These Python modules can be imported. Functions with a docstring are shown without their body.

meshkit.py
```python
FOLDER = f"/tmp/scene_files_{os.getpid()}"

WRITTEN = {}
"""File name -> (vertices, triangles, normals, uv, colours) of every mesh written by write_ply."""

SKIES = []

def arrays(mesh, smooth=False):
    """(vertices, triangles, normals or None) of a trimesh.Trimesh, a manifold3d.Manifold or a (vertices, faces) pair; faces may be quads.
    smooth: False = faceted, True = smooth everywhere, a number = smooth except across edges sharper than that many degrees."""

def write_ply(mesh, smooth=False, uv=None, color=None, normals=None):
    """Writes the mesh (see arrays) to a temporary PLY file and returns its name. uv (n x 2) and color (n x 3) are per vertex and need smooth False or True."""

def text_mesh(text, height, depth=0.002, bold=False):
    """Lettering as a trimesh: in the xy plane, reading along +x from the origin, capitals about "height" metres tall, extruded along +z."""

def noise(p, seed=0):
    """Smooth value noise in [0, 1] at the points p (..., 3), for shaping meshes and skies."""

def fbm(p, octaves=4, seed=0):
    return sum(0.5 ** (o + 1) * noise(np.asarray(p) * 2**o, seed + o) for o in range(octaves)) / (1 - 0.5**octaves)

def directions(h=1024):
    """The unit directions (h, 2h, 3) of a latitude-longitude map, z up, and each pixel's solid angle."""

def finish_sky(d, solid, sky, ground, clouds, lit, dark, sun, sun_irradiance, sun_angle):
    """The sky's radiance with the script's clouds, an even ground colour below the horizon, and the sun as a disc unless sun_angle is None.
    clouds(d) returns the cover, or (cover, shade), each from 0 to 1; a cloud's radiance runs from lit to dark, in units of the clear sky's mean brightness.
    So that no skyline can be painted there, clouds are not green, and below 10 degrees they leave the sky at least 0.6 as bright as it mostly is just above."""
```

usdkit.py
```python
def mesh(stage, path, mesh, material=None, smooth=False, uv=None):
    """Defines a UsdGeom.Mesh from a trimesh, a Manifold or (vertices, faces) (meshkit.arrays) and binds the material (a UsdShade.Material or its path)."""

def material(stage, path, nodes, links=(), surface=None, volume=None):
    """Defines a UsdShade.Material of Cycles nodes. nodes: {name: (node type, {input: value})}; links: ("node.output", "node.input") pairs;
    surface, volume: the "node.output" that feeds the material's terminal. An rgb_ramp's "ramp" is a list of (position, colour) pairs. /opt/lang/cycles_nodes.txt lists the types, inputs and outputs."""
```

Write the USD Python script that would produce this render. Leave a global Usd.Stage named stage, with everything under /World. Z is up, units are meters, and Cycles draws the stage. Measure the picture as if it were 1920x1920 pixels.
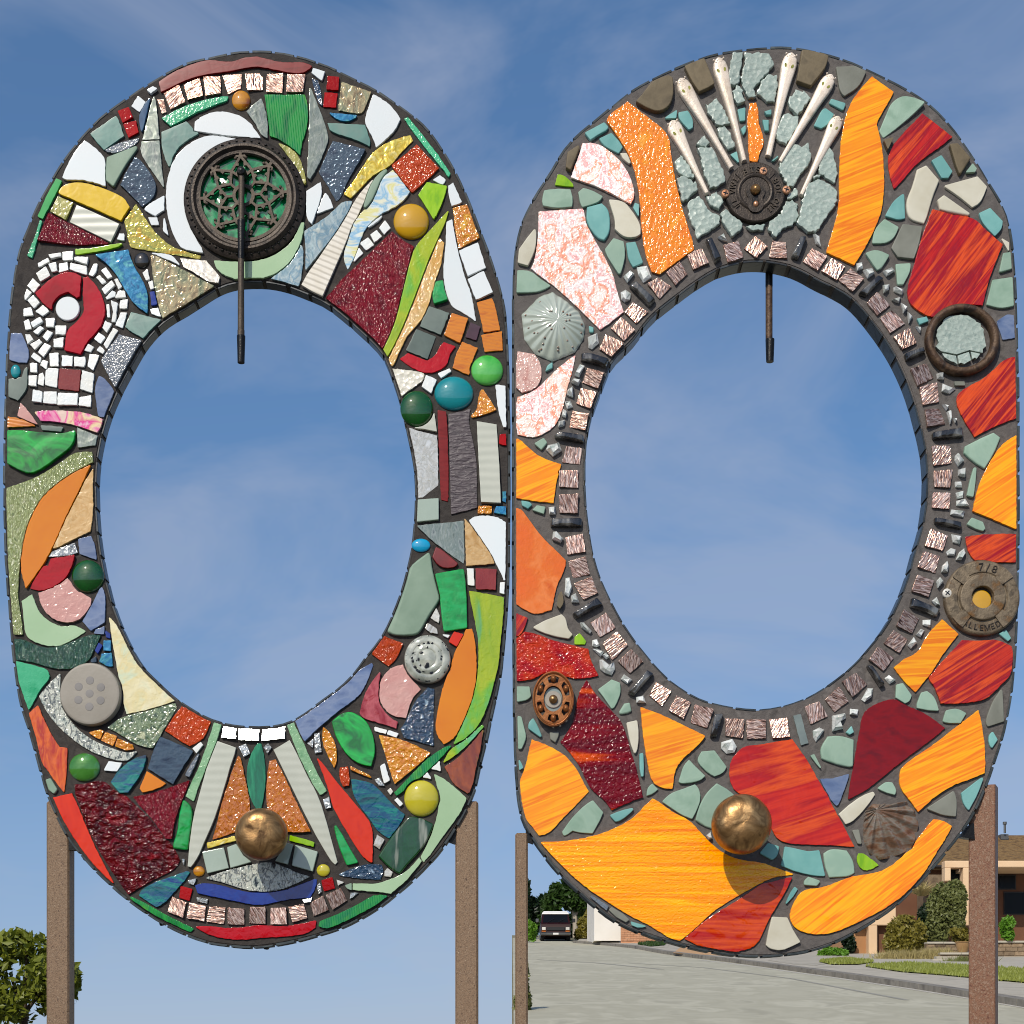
import math, random
import numpy as np
import trimesh
import mapbox_earcut
import meshkit
import usdkit
from pxr import Usd, UsdGeom, UsdLux, UsdShade, Gf, Sdf, Vt
from shapely.geometry import Polygon, Point, MultiPolygon, LineString
from shapely.ops import unary_union
from shapely import affinity

# ------------------------------------------------------------------ camera, sky, sun, exposure
stage = Usd.Stage.CreateInMemory()
UsdGeom.SetStageUpAxis(stage, UsdGeom.Tokens.z)
UsdGeom.SetStageMetersPerUnit(stage, 1.0)
UsdGeom.Xform.Define(stage, '/World')
UsdGeom.Scope.Define(stage, '/World/Looks')
S = 0.00054          # metres of the sculptures' front plane per unit of the traced drawing
D = 1.6              # the front plane stands this far from the camera
F = D / S            # focal length in drawing units
HZ = 1930.0          # the drawing's horizon line (eye level)
EYE = 1.55
cam = UsdGeom.Camera.Define(stage, '/World/camera')
cam.AddTranslateOp().Set(Gf.Vec3d(0, 0, EYE))
cam.AddRotateXYZOp().Set(Gf.Vec3f(90, 0, 0))
cam.CreateHorizontalApertureAttr(36.0)
cam.CreateVerticalApertureAttr(36.0)
cam.CreateFocalLengthAttr(36.0 * F / 1920.0)
cam.CreateVerticalApertureOffsetAttr(36.0 * (HZ - 960.0) / 1920.0)
cam.CreateClippingRangeAttr(Gf.Vec2f(0.05, 8000))
cam.CreateExposureAttr(0.0)

SUN_EL = math.radians(37.0)
SUN_AZ = math.radians(-157.0)      # atan2(x, y) towards the sun: behind the camera, a little to the left
sd = np.array([math.sin(SUN_AZ) * math.cos(SUN_EL), math.cos(SUN_AZ) * math.cos(SUN_EL), math.sin(SUN_EL)])
sun = UsdLux.DistantLight.Define(stage, '/World/sun')
zax = sd; xax = np.cross([0, 0, 1.0], zax); xax /= np.linalg.norm(xax); yax = np.cross(zax, xax)
m4 = Gf.Matrix4d(*xax, 0, *yax, 0, *zax, 0, 0, 0, 0, 1)
sun.AddTransformOp().Set(m4)
sun.CreateIntensityAttr(0.88)
sun.CreateAngleAttr(0.5)
sun.CreateNormalizeAttr(True)
sun.CreateColorAttr(Gf.Vec3f(1.0, 0.93, 0.82))

skymat = usdkit.material(stage, '/World/Looks/sky', {
    'tc': ('texture_coordinate', {}),
    'sky': ('sky_texture', {'sky_type': 'single_scattering', 'sun_disc': False, 'sun_elevation': SUN_EL,
                            'sun_rotation': SUN_AZ, 'altitude': 60.0, 'air_density': 1.0, 'aerosol_density': 1.1, 'ozone_density': 2.2}),
    'map': ('mapping', {'scale': (4.0, 4.0, 9.0), 'rotation': (0.0, 0.25, 0.0)}),
    'n1': ('noise_texture', {'scale': 1.1, 'detail': 7.0, 'roughness': 0.55, 'distortion': 0.5}),
    'r1': ('rgb_ramp', {'ramp': [(0.0, (0, 0, 0)), (0.40, (0, 0, 0)), (0.52, (.4, .4, .4)), (0.64, (.85, .85, .85)), (1.0, (1, 1, 1))]}),
    'amt': ('math', {'math_type': 'multiply', 'value2': 0.52}),
    'mx': ('mix_color', {'blend_type': 'mix', 'b': (4.2, 4.7, 6.0), 'use_clamp': False}),
    'sv': ('vector_math', {'math_type': 'multiply_add', 'vector2': (1.0, 1.0, 0.62), 'vector3': (0.0, 0.0, 0.22)}),
    'nv': ('vector_math', {'math_type': 'normalize'}),
    'hs': ('hsv', {'hue': 0.5, 'saturation': 1.16, 'value': 1.34, 'fac': 1.0}),
    'sx': ('separate_xyz', {}),
    'om': ('math', {'math_type': 'subtract', 'value1': 1.0, 'use_clamp': True}),
    'pw': ('math', {'math_type': 'power', 'value2': 10.0}),
    'pm': ('math', {'math_type': 'multiply', 'value2': 0.85}),
    'hz': ('mix_color', {'blend_type': 'mix', 'b': (4.3, 5.1, 6.2), 'use_clamp': False}),
    'bg': ('background_shader', {'strength': 0.1}),
}, [('tc.generated', 'sv.vector1'), ('sv.vector', 'nv.vector1'), ('nv.vector', 'sky.vector'), ('tc.generated', 'map.vector'), ('map.vector', 'n1.vector'), ('n1.fac', 'r1.fac'), ('r1.color', 'amt.value1'),
    ('amt.value', 'mx.fac'), ('sky.color', 'hs.color'), ('hs.color', 'mx.a'), ('tc.generated', 'sx.vector'), ('sx.z', 'om.value2'), ('om.value', 'pw.value1'), ('pw.value', 'pm.value1'),
    ('pm.value', 'hz.fac'), ('mx.result', 'hz.a'), ('hz.result', 'bg.color')], surface='bg.background')
dome = UsdLux.DomeLight.Define(stage, '/World/sky')
dome.CreateIntensityAttr(1.0)
UsdShade.MaterialBindingAPI.Apply(dome.GetPrim()).Bind(skymat)
dome.GetPrim().SetCustomDataByKey('kind', 'structure')
dome.GetPrim().SetCustomDataByKey('label', 'clear blue sky with thin wisps of high cloud')

LEFT = """
@20 80
W 83,109 96,118 107,130 106,142 107,162 93,157 78,154 63,155 58,152 63,138 72,121
TE 89,102 119,82 124,92 128,105 116,113 105,121 99,115
SG 104,121 115,115 130,109 145,106 143,112 130,120 115,125
PG 108,129 142,115 143,119 130,137 116,163 106,155
RB 120,77 133,72 138,84 126,91
RB 126,91 141,87 144,101 132,107
W 143,59 152,66 145,78 135,71
W 160,49 166,52 158,58 153,54
BN 153,65 158,60 150,95 147,102 143,85 147,76
AG 161,58 164,66 167,100 168,109 148,110 155,78
AG 147,111 168,110 170,138 173,165 160,146 145,125
NV 140,129 148,133 164,156 163,173 148,185 136,172 123,160 130,145
YE 54,167 58,161 70,157 88,158 110,166 128,174 134,185 124,201 100,190 72,178 54,170
GM 51,152 58,155 50,172 36,199 30,195 40,172
@300 80
RM -2,44 15,32 30,26 50,19 60,19 80,22 92,17 105,15 115,16 130,21 145,22 160,21 172,26 162,35 145,34 130,31 117,28 105,27 90,30 70,34 50,36 30,42 15,49 1,56
CO -4,63 4,62 7,77 2,80
CO 4,57 22,48 29,67 11,75
CO 26,47 45,39 49,60 31,65
CO 48,37 68,37 69,57 51,60
CO 70,36 92,34 91,52 82,55 76,58
CO 95,34 116,32 116,53 98,54
CO 120,35 139,34 138,57 119,55
CO 143,35 164,35 161,56 142,56
GL 1,85 12,79 30,70 50,64 70,60 77,60 76,65 60,71 40,79 25,88 12,94
*AMD 91,64 10.5 11
AG 114,62 119,74 122,95 121,108 113,104 108,92 97,78 104,70
GR 117,58 163,58 167,70 166,95 160,112 158,127 148,118 135,109 123,105 122,90
W 38,99 39,88 50,80 65,76 85,79 97,86 105,94 112,105 115,108 100,107 70,104 50,101
TE 1,100 30,88 36,95 44,102 25,113 15,125 12,138 9,139 5,130 1,115
W 52,103 70,105 88,108 60,120 40,140 30,160 27,185 32,205 44,226 48,232 49,237 30,234 22,230 14,215 8,195 6,172 8,152 15,130 30,114
KO 131,111 145,116 156,126 163,145 165,158 162,160 156,148 146,130
AG 168,47 172,55 182,80 189,100 190,110 182,130 175,145 169,154 165,152 167,110
NS 170,39 178,42 182,55 183,72 178,68 173,52
@580 80
W 4,28 18,32 14,43 2,34
RB 20,37 34,38 33,54 19,53
RB 17,55 32,56 30,73 15,72
AO 36,43 70,55 61,78 56,80 45,78 32,76
BL 21,78 54,81 52,85 44,89 35,88 27,84
TE 20,90 63,92 69,110 68,117 50,108 30,103 22,98
W 72,58 87,66 99,79 103,86 96,100 85,110 75,119 72,108 63,93 62,86 67,70
GL 106,85 111,83 125,100 145,126 159,147 157,152 148,140 125,112
YG 72,121 90,110 105,105 114,103 117,110 103,123 92,138 80,144 70,150 58,164 46,175 38,170 50,155 62,135
OB 92,138 121,114 146,141 135,152 116,169 110,163
PG 72,152 88,139 90,142 80,155 75,170 68,183 60,190 62,178
MW 94,143 114,167 108,176 98,184 86,190 81,192 71,200 62,210 56,226 50,243 43,255 37,241 42,226 48,206 54,196 66,183 74,168 81,153
LI 132,156 155,161 152,175 143,195 140,199 136,193 128,180 122,171
W 138,154 147,148 154,154 150,160
W 156,161 162,157 166,166 172,180 160,184 156,172
NV 26,110 64,120 55,136 43,155 35,175 30,178 20,160 10,145
@20 360
KO 53,4 71,12 62,32 44,22
RG 74,14 123,36 113,57 66,34
RD 42,23 62,33 113,58 95,59 70,60 48,57 30,55 36,40
GL 33,31 36,33 26,68 24,75 18,71 27,50
LI 72,63 90,63 110,59 128,57 120,63 100,67 72,70
W 119,53 122,46 128,46 128,55
AY 141,13 150,27 163,46 180,60 190,64 214,71 213,75 165,67 136,63 133,60 128,35 127,33
W 150,19 155,13 173,3 173,20 163,27 152,22
W 154,28 165,28 167,37 158,37
W 171,31 173,27 177,45 178,50 171,44
BL 94,71 133,65 137,80 150,101 155,115 154,137 140,128 131,115 122,98 110,82
*BKD 147,76 8.5 9
AO 157,70 168,73 192,86 206,93 218,100 229,105 226,110 216,116 196,132 178,142 171,144 165,125 160,98
W 157,68 175,69 184,72 192,84 180,77 158,71
w 148,91 154,86 157,98 152,100
w 154,101 160,99 163,108 157,110
BD 156,112 163,111 167,126 158,128
w 156,131 168,129 170,141 158,137
TE 135,134 170,143 153,167 140,160 128,152
SG 122,160 149,167 147,176 140,190 128,208 118,221 112,211 101,190 110,176
QR 27,114 45,97 60,90 70,90 80,95 78,118 74,120 65,113 55,116 48,124 46,133 36,126
QR 81,96 87,95 97,105 105,120 107,135 103,150 95,160 86,169 79,183 70,181 60,178 63,155 72,148 80,140 83,132 81,120
*WC 64,131 13.5 13.5
w 42,70 57,68 57,73 45,75
w 58,67 71,66 70,77 58,77
w 72,73 88,73 86,82 71,77
w 30,80 42,73 44,78 31,85
w 42,81 51,78 53,89 46,90
w 54,80 64,79 65,88 54,91
w 67,79 86,83 86,94 66,87
w 87,93 93,80 98,80 96,91 92,95
w 28,91 40,83 45,94 33,101
w 18,105 25,96 33,104 26,114
w 15,117 18,108 24,113 16,123
w 18,122 25,115 33,124 26,131
w 27,134 37,126 44,134 36,140
w 14,131 23,129 26,139 14,140
w 14,145 20,142 24,154 16,155
w 22,147 33,140 37,146 25,153
w 39,142 50,141 49,152 40,152
w 25,157 33,150 38,153 30,161
w 50,150 63,150 62,161 50,160
w 35,163 41,155 48,158 41,168
w 16,160 22,160 26,166 19,172
w 21,171 32,165 36,169 27,178
w 48,165 60,163 59,175 48,175
w 30,180 38,169 46,173 37,186
w 95,96 100,93 108,101 103,104
w 101,88 107,84 115,95 109,98
w 116,98 120,97 126,106 121,110
w 102,109 114,99 118,105 106,116
w 106,118 114,110 118,112 118,117 108,121
w 117,120 121,111 129,111 130,119
w 112,121 121,125 118,146 113,147 115,135
w 123,121 132,120 131,131 122,131
w 107,125 111,126 112,141 108,141
w 123,135 131,135 126,153 117,150
w 106,144 114,148 108,159 103,153
w 115,152 121,155 108,177 104,172
w 99,157 107,163 101,171 93,165
w 101,173 106,178 104,183 96,178
w 87,170 94,174 90,180 82,178
@300 360
AW 22,73 52,76 60,86 68,95 66,103 55,102 40,92 26,84
PM 60,77 90,79 115,77 135,68 150,55 158,35 163,34 160,55 150,75 135,90 115,98 98,100 85,99 70,93 63,86
AB 158,55 162,65 161,80 159,100 153,111 140,107 122,99 135,90 150,73
AB 162,44 190,26 203,12 211,9 217,10 212,22 195,50 175,75 163,90 164,65
W 164,-1 181,-12 183,0 177,20 171,37 164,30
W 186,-1 192,7 195,17 176,25 181,8
RW 239,-15 241,-12 229,12 214,45 205,67 193,95 183,118 170,112 159,105 165,93 178,75 192,54 206,33 222,3
@640 360
W 27,42 35,33 47,25 46,29 35,38
w 42,40 49,31 56,40 48,48
w 32,48 40,42 46,50 37,57
w 20,57 30,50 37,59 28,66
w 15,69 19,60 25,68 13,80
*YED 78.5,32.5 20 20
RD 57,44 70,55 82,61 77,76 70,105 60,148 46,178 30,165 8,142 -8,132 -20,122 -8,108 0,98 22,78
LY 122,18 118,32 110,50 100,72 90,98 80,125 70,150 60,172 52,186 46,180 52,155 62,120 70,95 78,72 85,58 100,42
TS 110,50 116,56 112,85 105,100 101,120 92,142 80,155 72,165 62,188 58,196 50,194 60,172 72,148 90,100
W 118,34 125,31 128,50 133,72 140,98 147,115 152,146 140,137 125,130 120,120 116,108 114,88 117,60
OS 125,18 142,13 149,35 156,51 132,64 128,45
W 132,66 154,56 163,85 142,95
W 142,98 160,88 171,113 151,122
GC 103,108 106,101 116,99 120,122 104,127 102,118
SE 97,127 122,136 112,161 88,151
SE 84,153 107,162 97,188 72,178
OT 124,136 143,142 134,170 115,161
BR 145,146 157,151 152,167 139,163
OT 152,124 170,119 174,130 179,155 160,158 156,140
OT 157,160 181,156 182,178 161,180
@20 640
w 22,17 26,12 35,18 33,25
w 32,26 36,20 42,22 40,32
w 43,13 54,12 54,28 44,28
w 57,15 70,16 69,28 57,28
w 71,17 84,17 85,22 83,29 71,28
w 88,13 100,15 93,33 86,28
w 21,24 30,24 30,35 22,35
w 20,38 30,38 29,51 20,50
w 31,36 36,34 38,40 37,50 30,48
w 39,29 54,30 52,52 38,49
RS 55,30 79,32 77,56 53,53
w 80,32 94,36 92,58 78,54
w 25,54 36,56 35,69 24,68
w 37,56 52,56 52,71 36,69
w 53,58 76,58 75,72 52,72
w 77,62 91,60 90,74 76,72
BS -3,-10 12,-10 22,12 18,24 7,24 -3,20
SE -3,42 12,40 15,30 19,28 19,52 14,60 8,67 -3,62
*TLD 5,33 5.5 7.5
PI 11,68 22,80 32,95 20,90 7,84
OT -4,84 7,85 20,90 32,95 -4,97
BS 99,38 105,40 117,55 116,65 110,78 106,86 98,84 95,65 94,50
IR 26,79 40,77 75,78 90,82 107,88 97,103 75,95 55,91 33,89
AG 74,96 98,106 95,117 75,120
SE 33,94 60,96 57,102 35,100
GA -4,100 12,100 30,102 50,103 58,104 74,100 71,118 55,130 35,145 22,150 10,146 -4,138
KG -6,165 30,153 60,133 72,124 92,124 93,136 70,147 50,161 35,175 27,188 20,203 14,223 11,245 9,270 8,290 12,310 14,330 -6,330
OR 91,138 77,168 62,198 47,233 36,253 27,265 17,279 12,262 11,243 14,218 22,195 33,178 48,162 70,148
TN 92,142 95,146 94,168 92,198 90,214 72,222 52,233 45,234 58,208 66,190 78,165
@640 640
RR 115,0 129,5 122,14 120,25 112,32 100,36 88,34 75,27 65,19 75,12 88,18 97,21 106,15 110,5
OT 136,0 154,7 148,20 144,38 125,30 128,15
*GLD 164,32 18 17
*TLD 126.5,58 22 19
*GDD 84.5,75 18.5 20
w 108,36 122,30 124,34 112,42
w 95,37 108,43 101,59 90,51
AC 52,30 70,31 93,35 94,40 90,46 75,56 70,60 65,65 58,52
OS 157,54 160,53 175,77 160,83 147,86 145,84 153,76 154,60
W 173,48 188,50 189,80 188,97 182,97 179,87 176,77
RG 105,80 108,102 95,99 81,98 90,93 98,87
RM 108,77 118,79 120,100 121,165 120,180 112,178 111,165 109,105
BK 120,81 140,77 146,74 143,90 150,118 153,140 153,187 123,195
RG 152,89 175,93 178,140 180,183 157,182 154,130
AW 75,98 92,103 108,106 109,130 109,173 84,176 84,140 80,118
RB 178,104 187,103 187,118 177,115
@640 920
CE 82,10 110,8 110,33 84,36
OS 154,17 170,17 169,26 153,26
BL 174,17 188,17 188,28 171,25
BL 181,0 188,0 188,14 181,12
AG 84,39 138,33 139,80 137,82 120,70 98,53
TN 138,30 143,35 155,52 168,70 173,82 165,83 140,85 139,60
W 143,33 150,28 165,27 178,30 188,37 189,70 189,112 182,100 176,85 165,68 155,52
*CYD 89.5,61 10.5 7.5
RF 106,63 112,65 132,82 128,87 115,88 107,83 102,75
PG 98,69 101,72 102,85 107,107 111,120 110,125 98,142 90,158 84,163 62,164 52,160 52,155 60,130 70,105 76,85
GC 105,94 138,88 141,110 142,155 138,156 115,159 113,145 110,115
w 141,87 149,87 150,107 142,106
RS 151,87 175,88 174,112 151,111
w 178,103 188,102 188,118 178,115
LY 143,112 182,119 188,121 187,150 184,168 179,188 173,213 166,240 156,263 142,278 125,287 135,266 145,243 151,223 154,198 154,168 150,148
RO 127,158 138,161 130,176 120,170
w 110,161 123,162 120,166
AW 107,131 111,140 110,150 100,143
AW 97,148 108,155 109,161 100,160 94,155
OR 140,156 147,155 151,168 153,198 150,228 143,248 133,268 128,278 115,286 105,272 107,253 112,228 122,198 128,180 136,163
@640 1200
LY 113,140 122,122 140,113 158,95 161,97 148,112 132,128
AM 161,98 157,120 153,150 148,170 142,173 125,162 120,150 115,143 132,132 150,112
*DOT 97,22 26 27
OB 38,2 45,-6 70,4 62,22 53,30 34,16
RP 45,34 42,50 42,70 50,82 56,88 64,92 62,100 48,95 25,89 20,82 26,60 35,45
PK 69,27 72,33 80,45 90,55 80,65 75,80 73,88 62,87 52,82 44,72 41,58 45,42 56,30
NS 97,53 105,55 104,80 104,120 95,117 70,110 66,100 72,92 78,78 85,65
GA 0,82 12,80 28,90 36,105 39,125 34,143 20,140 8,132 -2,118 -8,105 -11,92
w 37,97 52,101 50,106 37,102
w 53,101 65,105 62,110 50,106
OS 41,106 62,110 80,116 101,127 90,138 60,163 55,150 48,125
w 43,142 49,138 55,158 48,162
MR 37,157 43,154 49,164 42,164
GR 120,118 125,119 110,135 90,155 62,176 59,172 80,150 100,130
w 111,134 112,148 100,145
w 88,154 97,148 102,157
*PYD 90,178 19.5 20.5
OS 9,141 20,146 33,152 35,156 25,153 10,146
@20 920
MR 41,71 58,63 72,58 76,70 60,74 43,75
BS 75,54 90,50 95,60 97,78 88,75 77,71
RR 45,76 73,72 70,85 62,100 45,110 33,113 21,110 33,85 42,84
*GDD 86.5,96 18 18.5
PK 64,98 70,105 80,115 91,121 90,130 82,142 72,148 60,149 48,145 37,135 32,122 31,115 45,110 56,103
PM 12,124 24,116 27,125 33,138 45,148 58,153 72,150 85,158 70,168 55,175 40,175 25,170 16,163 14,140
BS 102,106 107,117 106,148 90,158 80,147 90,130 96,118
BS 106,152 105,162 93,161 95,156
DG -3,166 16,167 30,175 50,177 72,168 90,161 102,162 96,175 91,186 87,192 78,197 66,201 50,201 35,196 15,191 -3,190
BD 98,170 104,174 98,184 94,180
BD 105,156 112,160 112,167 107,165
BL 104,168 113,168 113,181 104,180
BL 102,183 114,182 115,198 108,198 99,192
NV 90,190 97,186 97,193 90,195
PA 110,141 118,148 130,172 150,203 170,223 187,236 160,245 130,252 126,238 120,203 114,170
@20 1200
GL 0,22 25,28 40,32 44,37 43,45 33,55 26,70 20,80 10,50 1,26
SP 56,36 55,55 58,75 68,92 82,106 100,116 120,124 132,127 144,124 134,135 125,137 105,132 85,123 65,109 48,92 38,78 31,63 43,48
*ST 91,62 34 35
OS 87,104 100,100 105,102 101,112 95,110
OS 106,103 120,108 115,120 101,113
OS 120,110 138,118 139,123 130,125 117,120
GT 131,84 160,76 185,70 187,76 170,105 160,122 145,120 125,108 108,98 118,90
FL 20,82 31,73 36,85 45,105 55,120 64,121 63,150 60,172 50,160 40,145 34,138 28,110
*GID 82.5,143 17.5 16
PG 38,157 45,155 53,168 49,174 40,167
w 104,147 110,136 126,138 120,148
BT 153,129 152,140 145,155 132,172 122,172 112,160 122,145 138,133
OR 153,147 175,161 168,167 148,172 145,167
@300 1300
OB 24,14 36,19 58,30 52,46 47,53 33,60 20,52 5,42 12,30
NV 0,48 33,62 38,65 27,82 15,103 4,96 -14,85 -8,65
w 36,62 46,54 49,58 41,68
SG 28,92 36,76 46,64 40,82 33,95
GS 61,31 70,34 66,48 58,68 50,88 43,106 38,122 28,116 34,102 44,82 54,54
RG 64,53 86,61 84,70 80,80 76,95 72,108 67,125 62,140 58,150 50,168 44,183 38,192 35,196 31,195 33,170 37,140 45,110 52,85 57,68
MX 70,36 86,37 86,52 69,50
MX 88,37 112,38 112,54 88,53
MX 114,38 141,36 141,51 114,54
GS 142,35 150,32 160,52 170,75 180,95 188,110 180,115 170,100 155,68
BS 151,29 165,22 185,5 192,0 204,-10 224,-27 238,-35 240,-32 234,-15 225,3 210,13 195,25 172,45 163,55 157,45
MR 173,45 180,44 182,66 174,68
MR 165,56 173,50 172,62
OS 183,37 190,42 198,56 200,75 196,85 188,70 182,55
GD 110,55 114,56 117,68 119,82 119,105 116,122 113,135 106,128 100,115 97,95 98,80 103,65
MR 88,60 97,56 102,68 94,72
MR 116,60 122,56 126,61 121,69
AX 88,70 91,72 95,90 100,115 102,128 100,150 86,155 75,160 58,165 63,150 70,120 80,90
AX 123,76 130,74 140,92 150,115 162,140 170,156 150,157 130,155 120,130 119,110 121,90
RG 127,63 146,52 158,75 172,103 181,122 188,146 195,171 200,190 197,193 192,189 182,172 175,160 162,135 145,100
GC 26,119 34,124 37,132 36,150 33,175 30,177 15,175 14,170 20,155 21,138
@60 1460
RD 113,20 140,15 178,1 174,12 165,35 160,50 158,68 150,68 140,52 128,38 118,28
RX 47,6 58,6 76,1 85,5 95,15 105,18 115,28 128,40 140,52 152,68 160,78 167,92 160,103 145,110 130,118 118,125 108,131 100,120 85,98 72,75 62,55 55,35 48,18
RO 23,21 45,16 52,30 62,55 72,78 82,98 96,124 88,118 70,98 50,72 35,48
MR 168,90 172,90 171,100
BT 173,103 178,105 172,115 160,128 150,140 140,145 120,132 122,125 140,115 155,111
GR 111,132 125,138 145,150 165,160 183,169 178,173 160,165 140,155 120,145 110,137
RB 167,120 181,124 177,138 165,134
CO 157,132 174,139 170,157 152,150
@340 1520
*AMD 19.5,68 6.5 6
MR 7,78 18,76 14,84 8,82
CE 23,46 48,41 54,65 29,71
CE 51,41 62,37 70,50 80,58 55,65
CE 128,38 154,46 148,69 124,62
CE 118,36 126,38 120,61 105,57
YG 28,36 45,32 60,28 62,34 45,38 29,43
LI 122,27 150,35 149,41 121,34
SP 25,76 50,67 80,60 100,57 115,62 130,70 146,74 130,82 110,90 90,92 70,89 50,82
BD 15,84 22,81 40,82 65,90 90,93 115,90 135,82 150,76 153,77 151,88 145,98 120,100 100,105 85,107 60,102 30,96 18,93
MX 135,99 148,96 146,103 138,104
*PYD 159.5,67 7.5 7
RB 157,78 170,74 173,88 160,91
MR 152,84 156,80 158,92 154,95
AW 174,77 184,80 176,85
PG 184,84 192,81 192,90 186,88
CO 9,103 28,107 26,125 6,121
CO 31,107 50,108 48,128 28,125
CO 52,109 71,110 71,129 52,128
CO 77,108 95,108 95,128 76,127
CO 100,109 118,109 119,128 100,128
CO 120,108 138,105 142,121 125,126
CO 144,104 160,95 166,112 149,119
CO 162,95 180,87 187,101 170,112
MR 17,97 30,99 29,105 17,102
RR 14,130 30,129 50,132 70,131 85,128 110,130 130,128 152,123 151,132 140,139 120,142 90,143 70,146 45,144 28,139
@600 1460
RO -5,-26 5,-16 12,-6 20,5 35,22 50,40 59,52 60,75 59,95 54,93 45,85 30,60 15,35 10,15 3,-5
OB 22,-13 32,-14 34,2 33,8 26,9 21,0
GR 0,160 20,152 45,140 60,130 76,131 74,137 55,147 30,160 8,170 -2,166
PM 30,120 35,117 60,119 80,113 98,104 110,90 112,88 115,93 95,118 82,130 60,127 40,126 28,124
PM 128,-6 140,0 152,10 165,21 166,26 150,50 135,70 125,85 117,94 111,91 120,75 128,55 133,35 134,20
GB 100,42 113,43 128,51 125,62 115,80 100,95 90,108 80,103 65,88 75,72 88,55
NS 19,108 30,103 45,97 60,95 70,97 72,105 68,114 50,113 30,111
AW 60,75 64,62 73,68 67,80
AW 72,104 76,100 82,105 80,111 72,110
AW 75,13 79,10 83,14 79,19
MR 63,5 68,1 73,8 68,10
w 83,24 87,21 94,28 90,32
MR 3,23 10,20 13,33 6,34
AW 18,113 28,117 20,121
MR 34,128 45,128 33,136
BT 35,0 48,2 60,5 72,18 85,32 96,40 88,55 78,68 65,60 55,45 42,28 36,15
GC 14,45 25,62 35,80 44,95 30,98 22,80 17,62
"""
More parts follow.
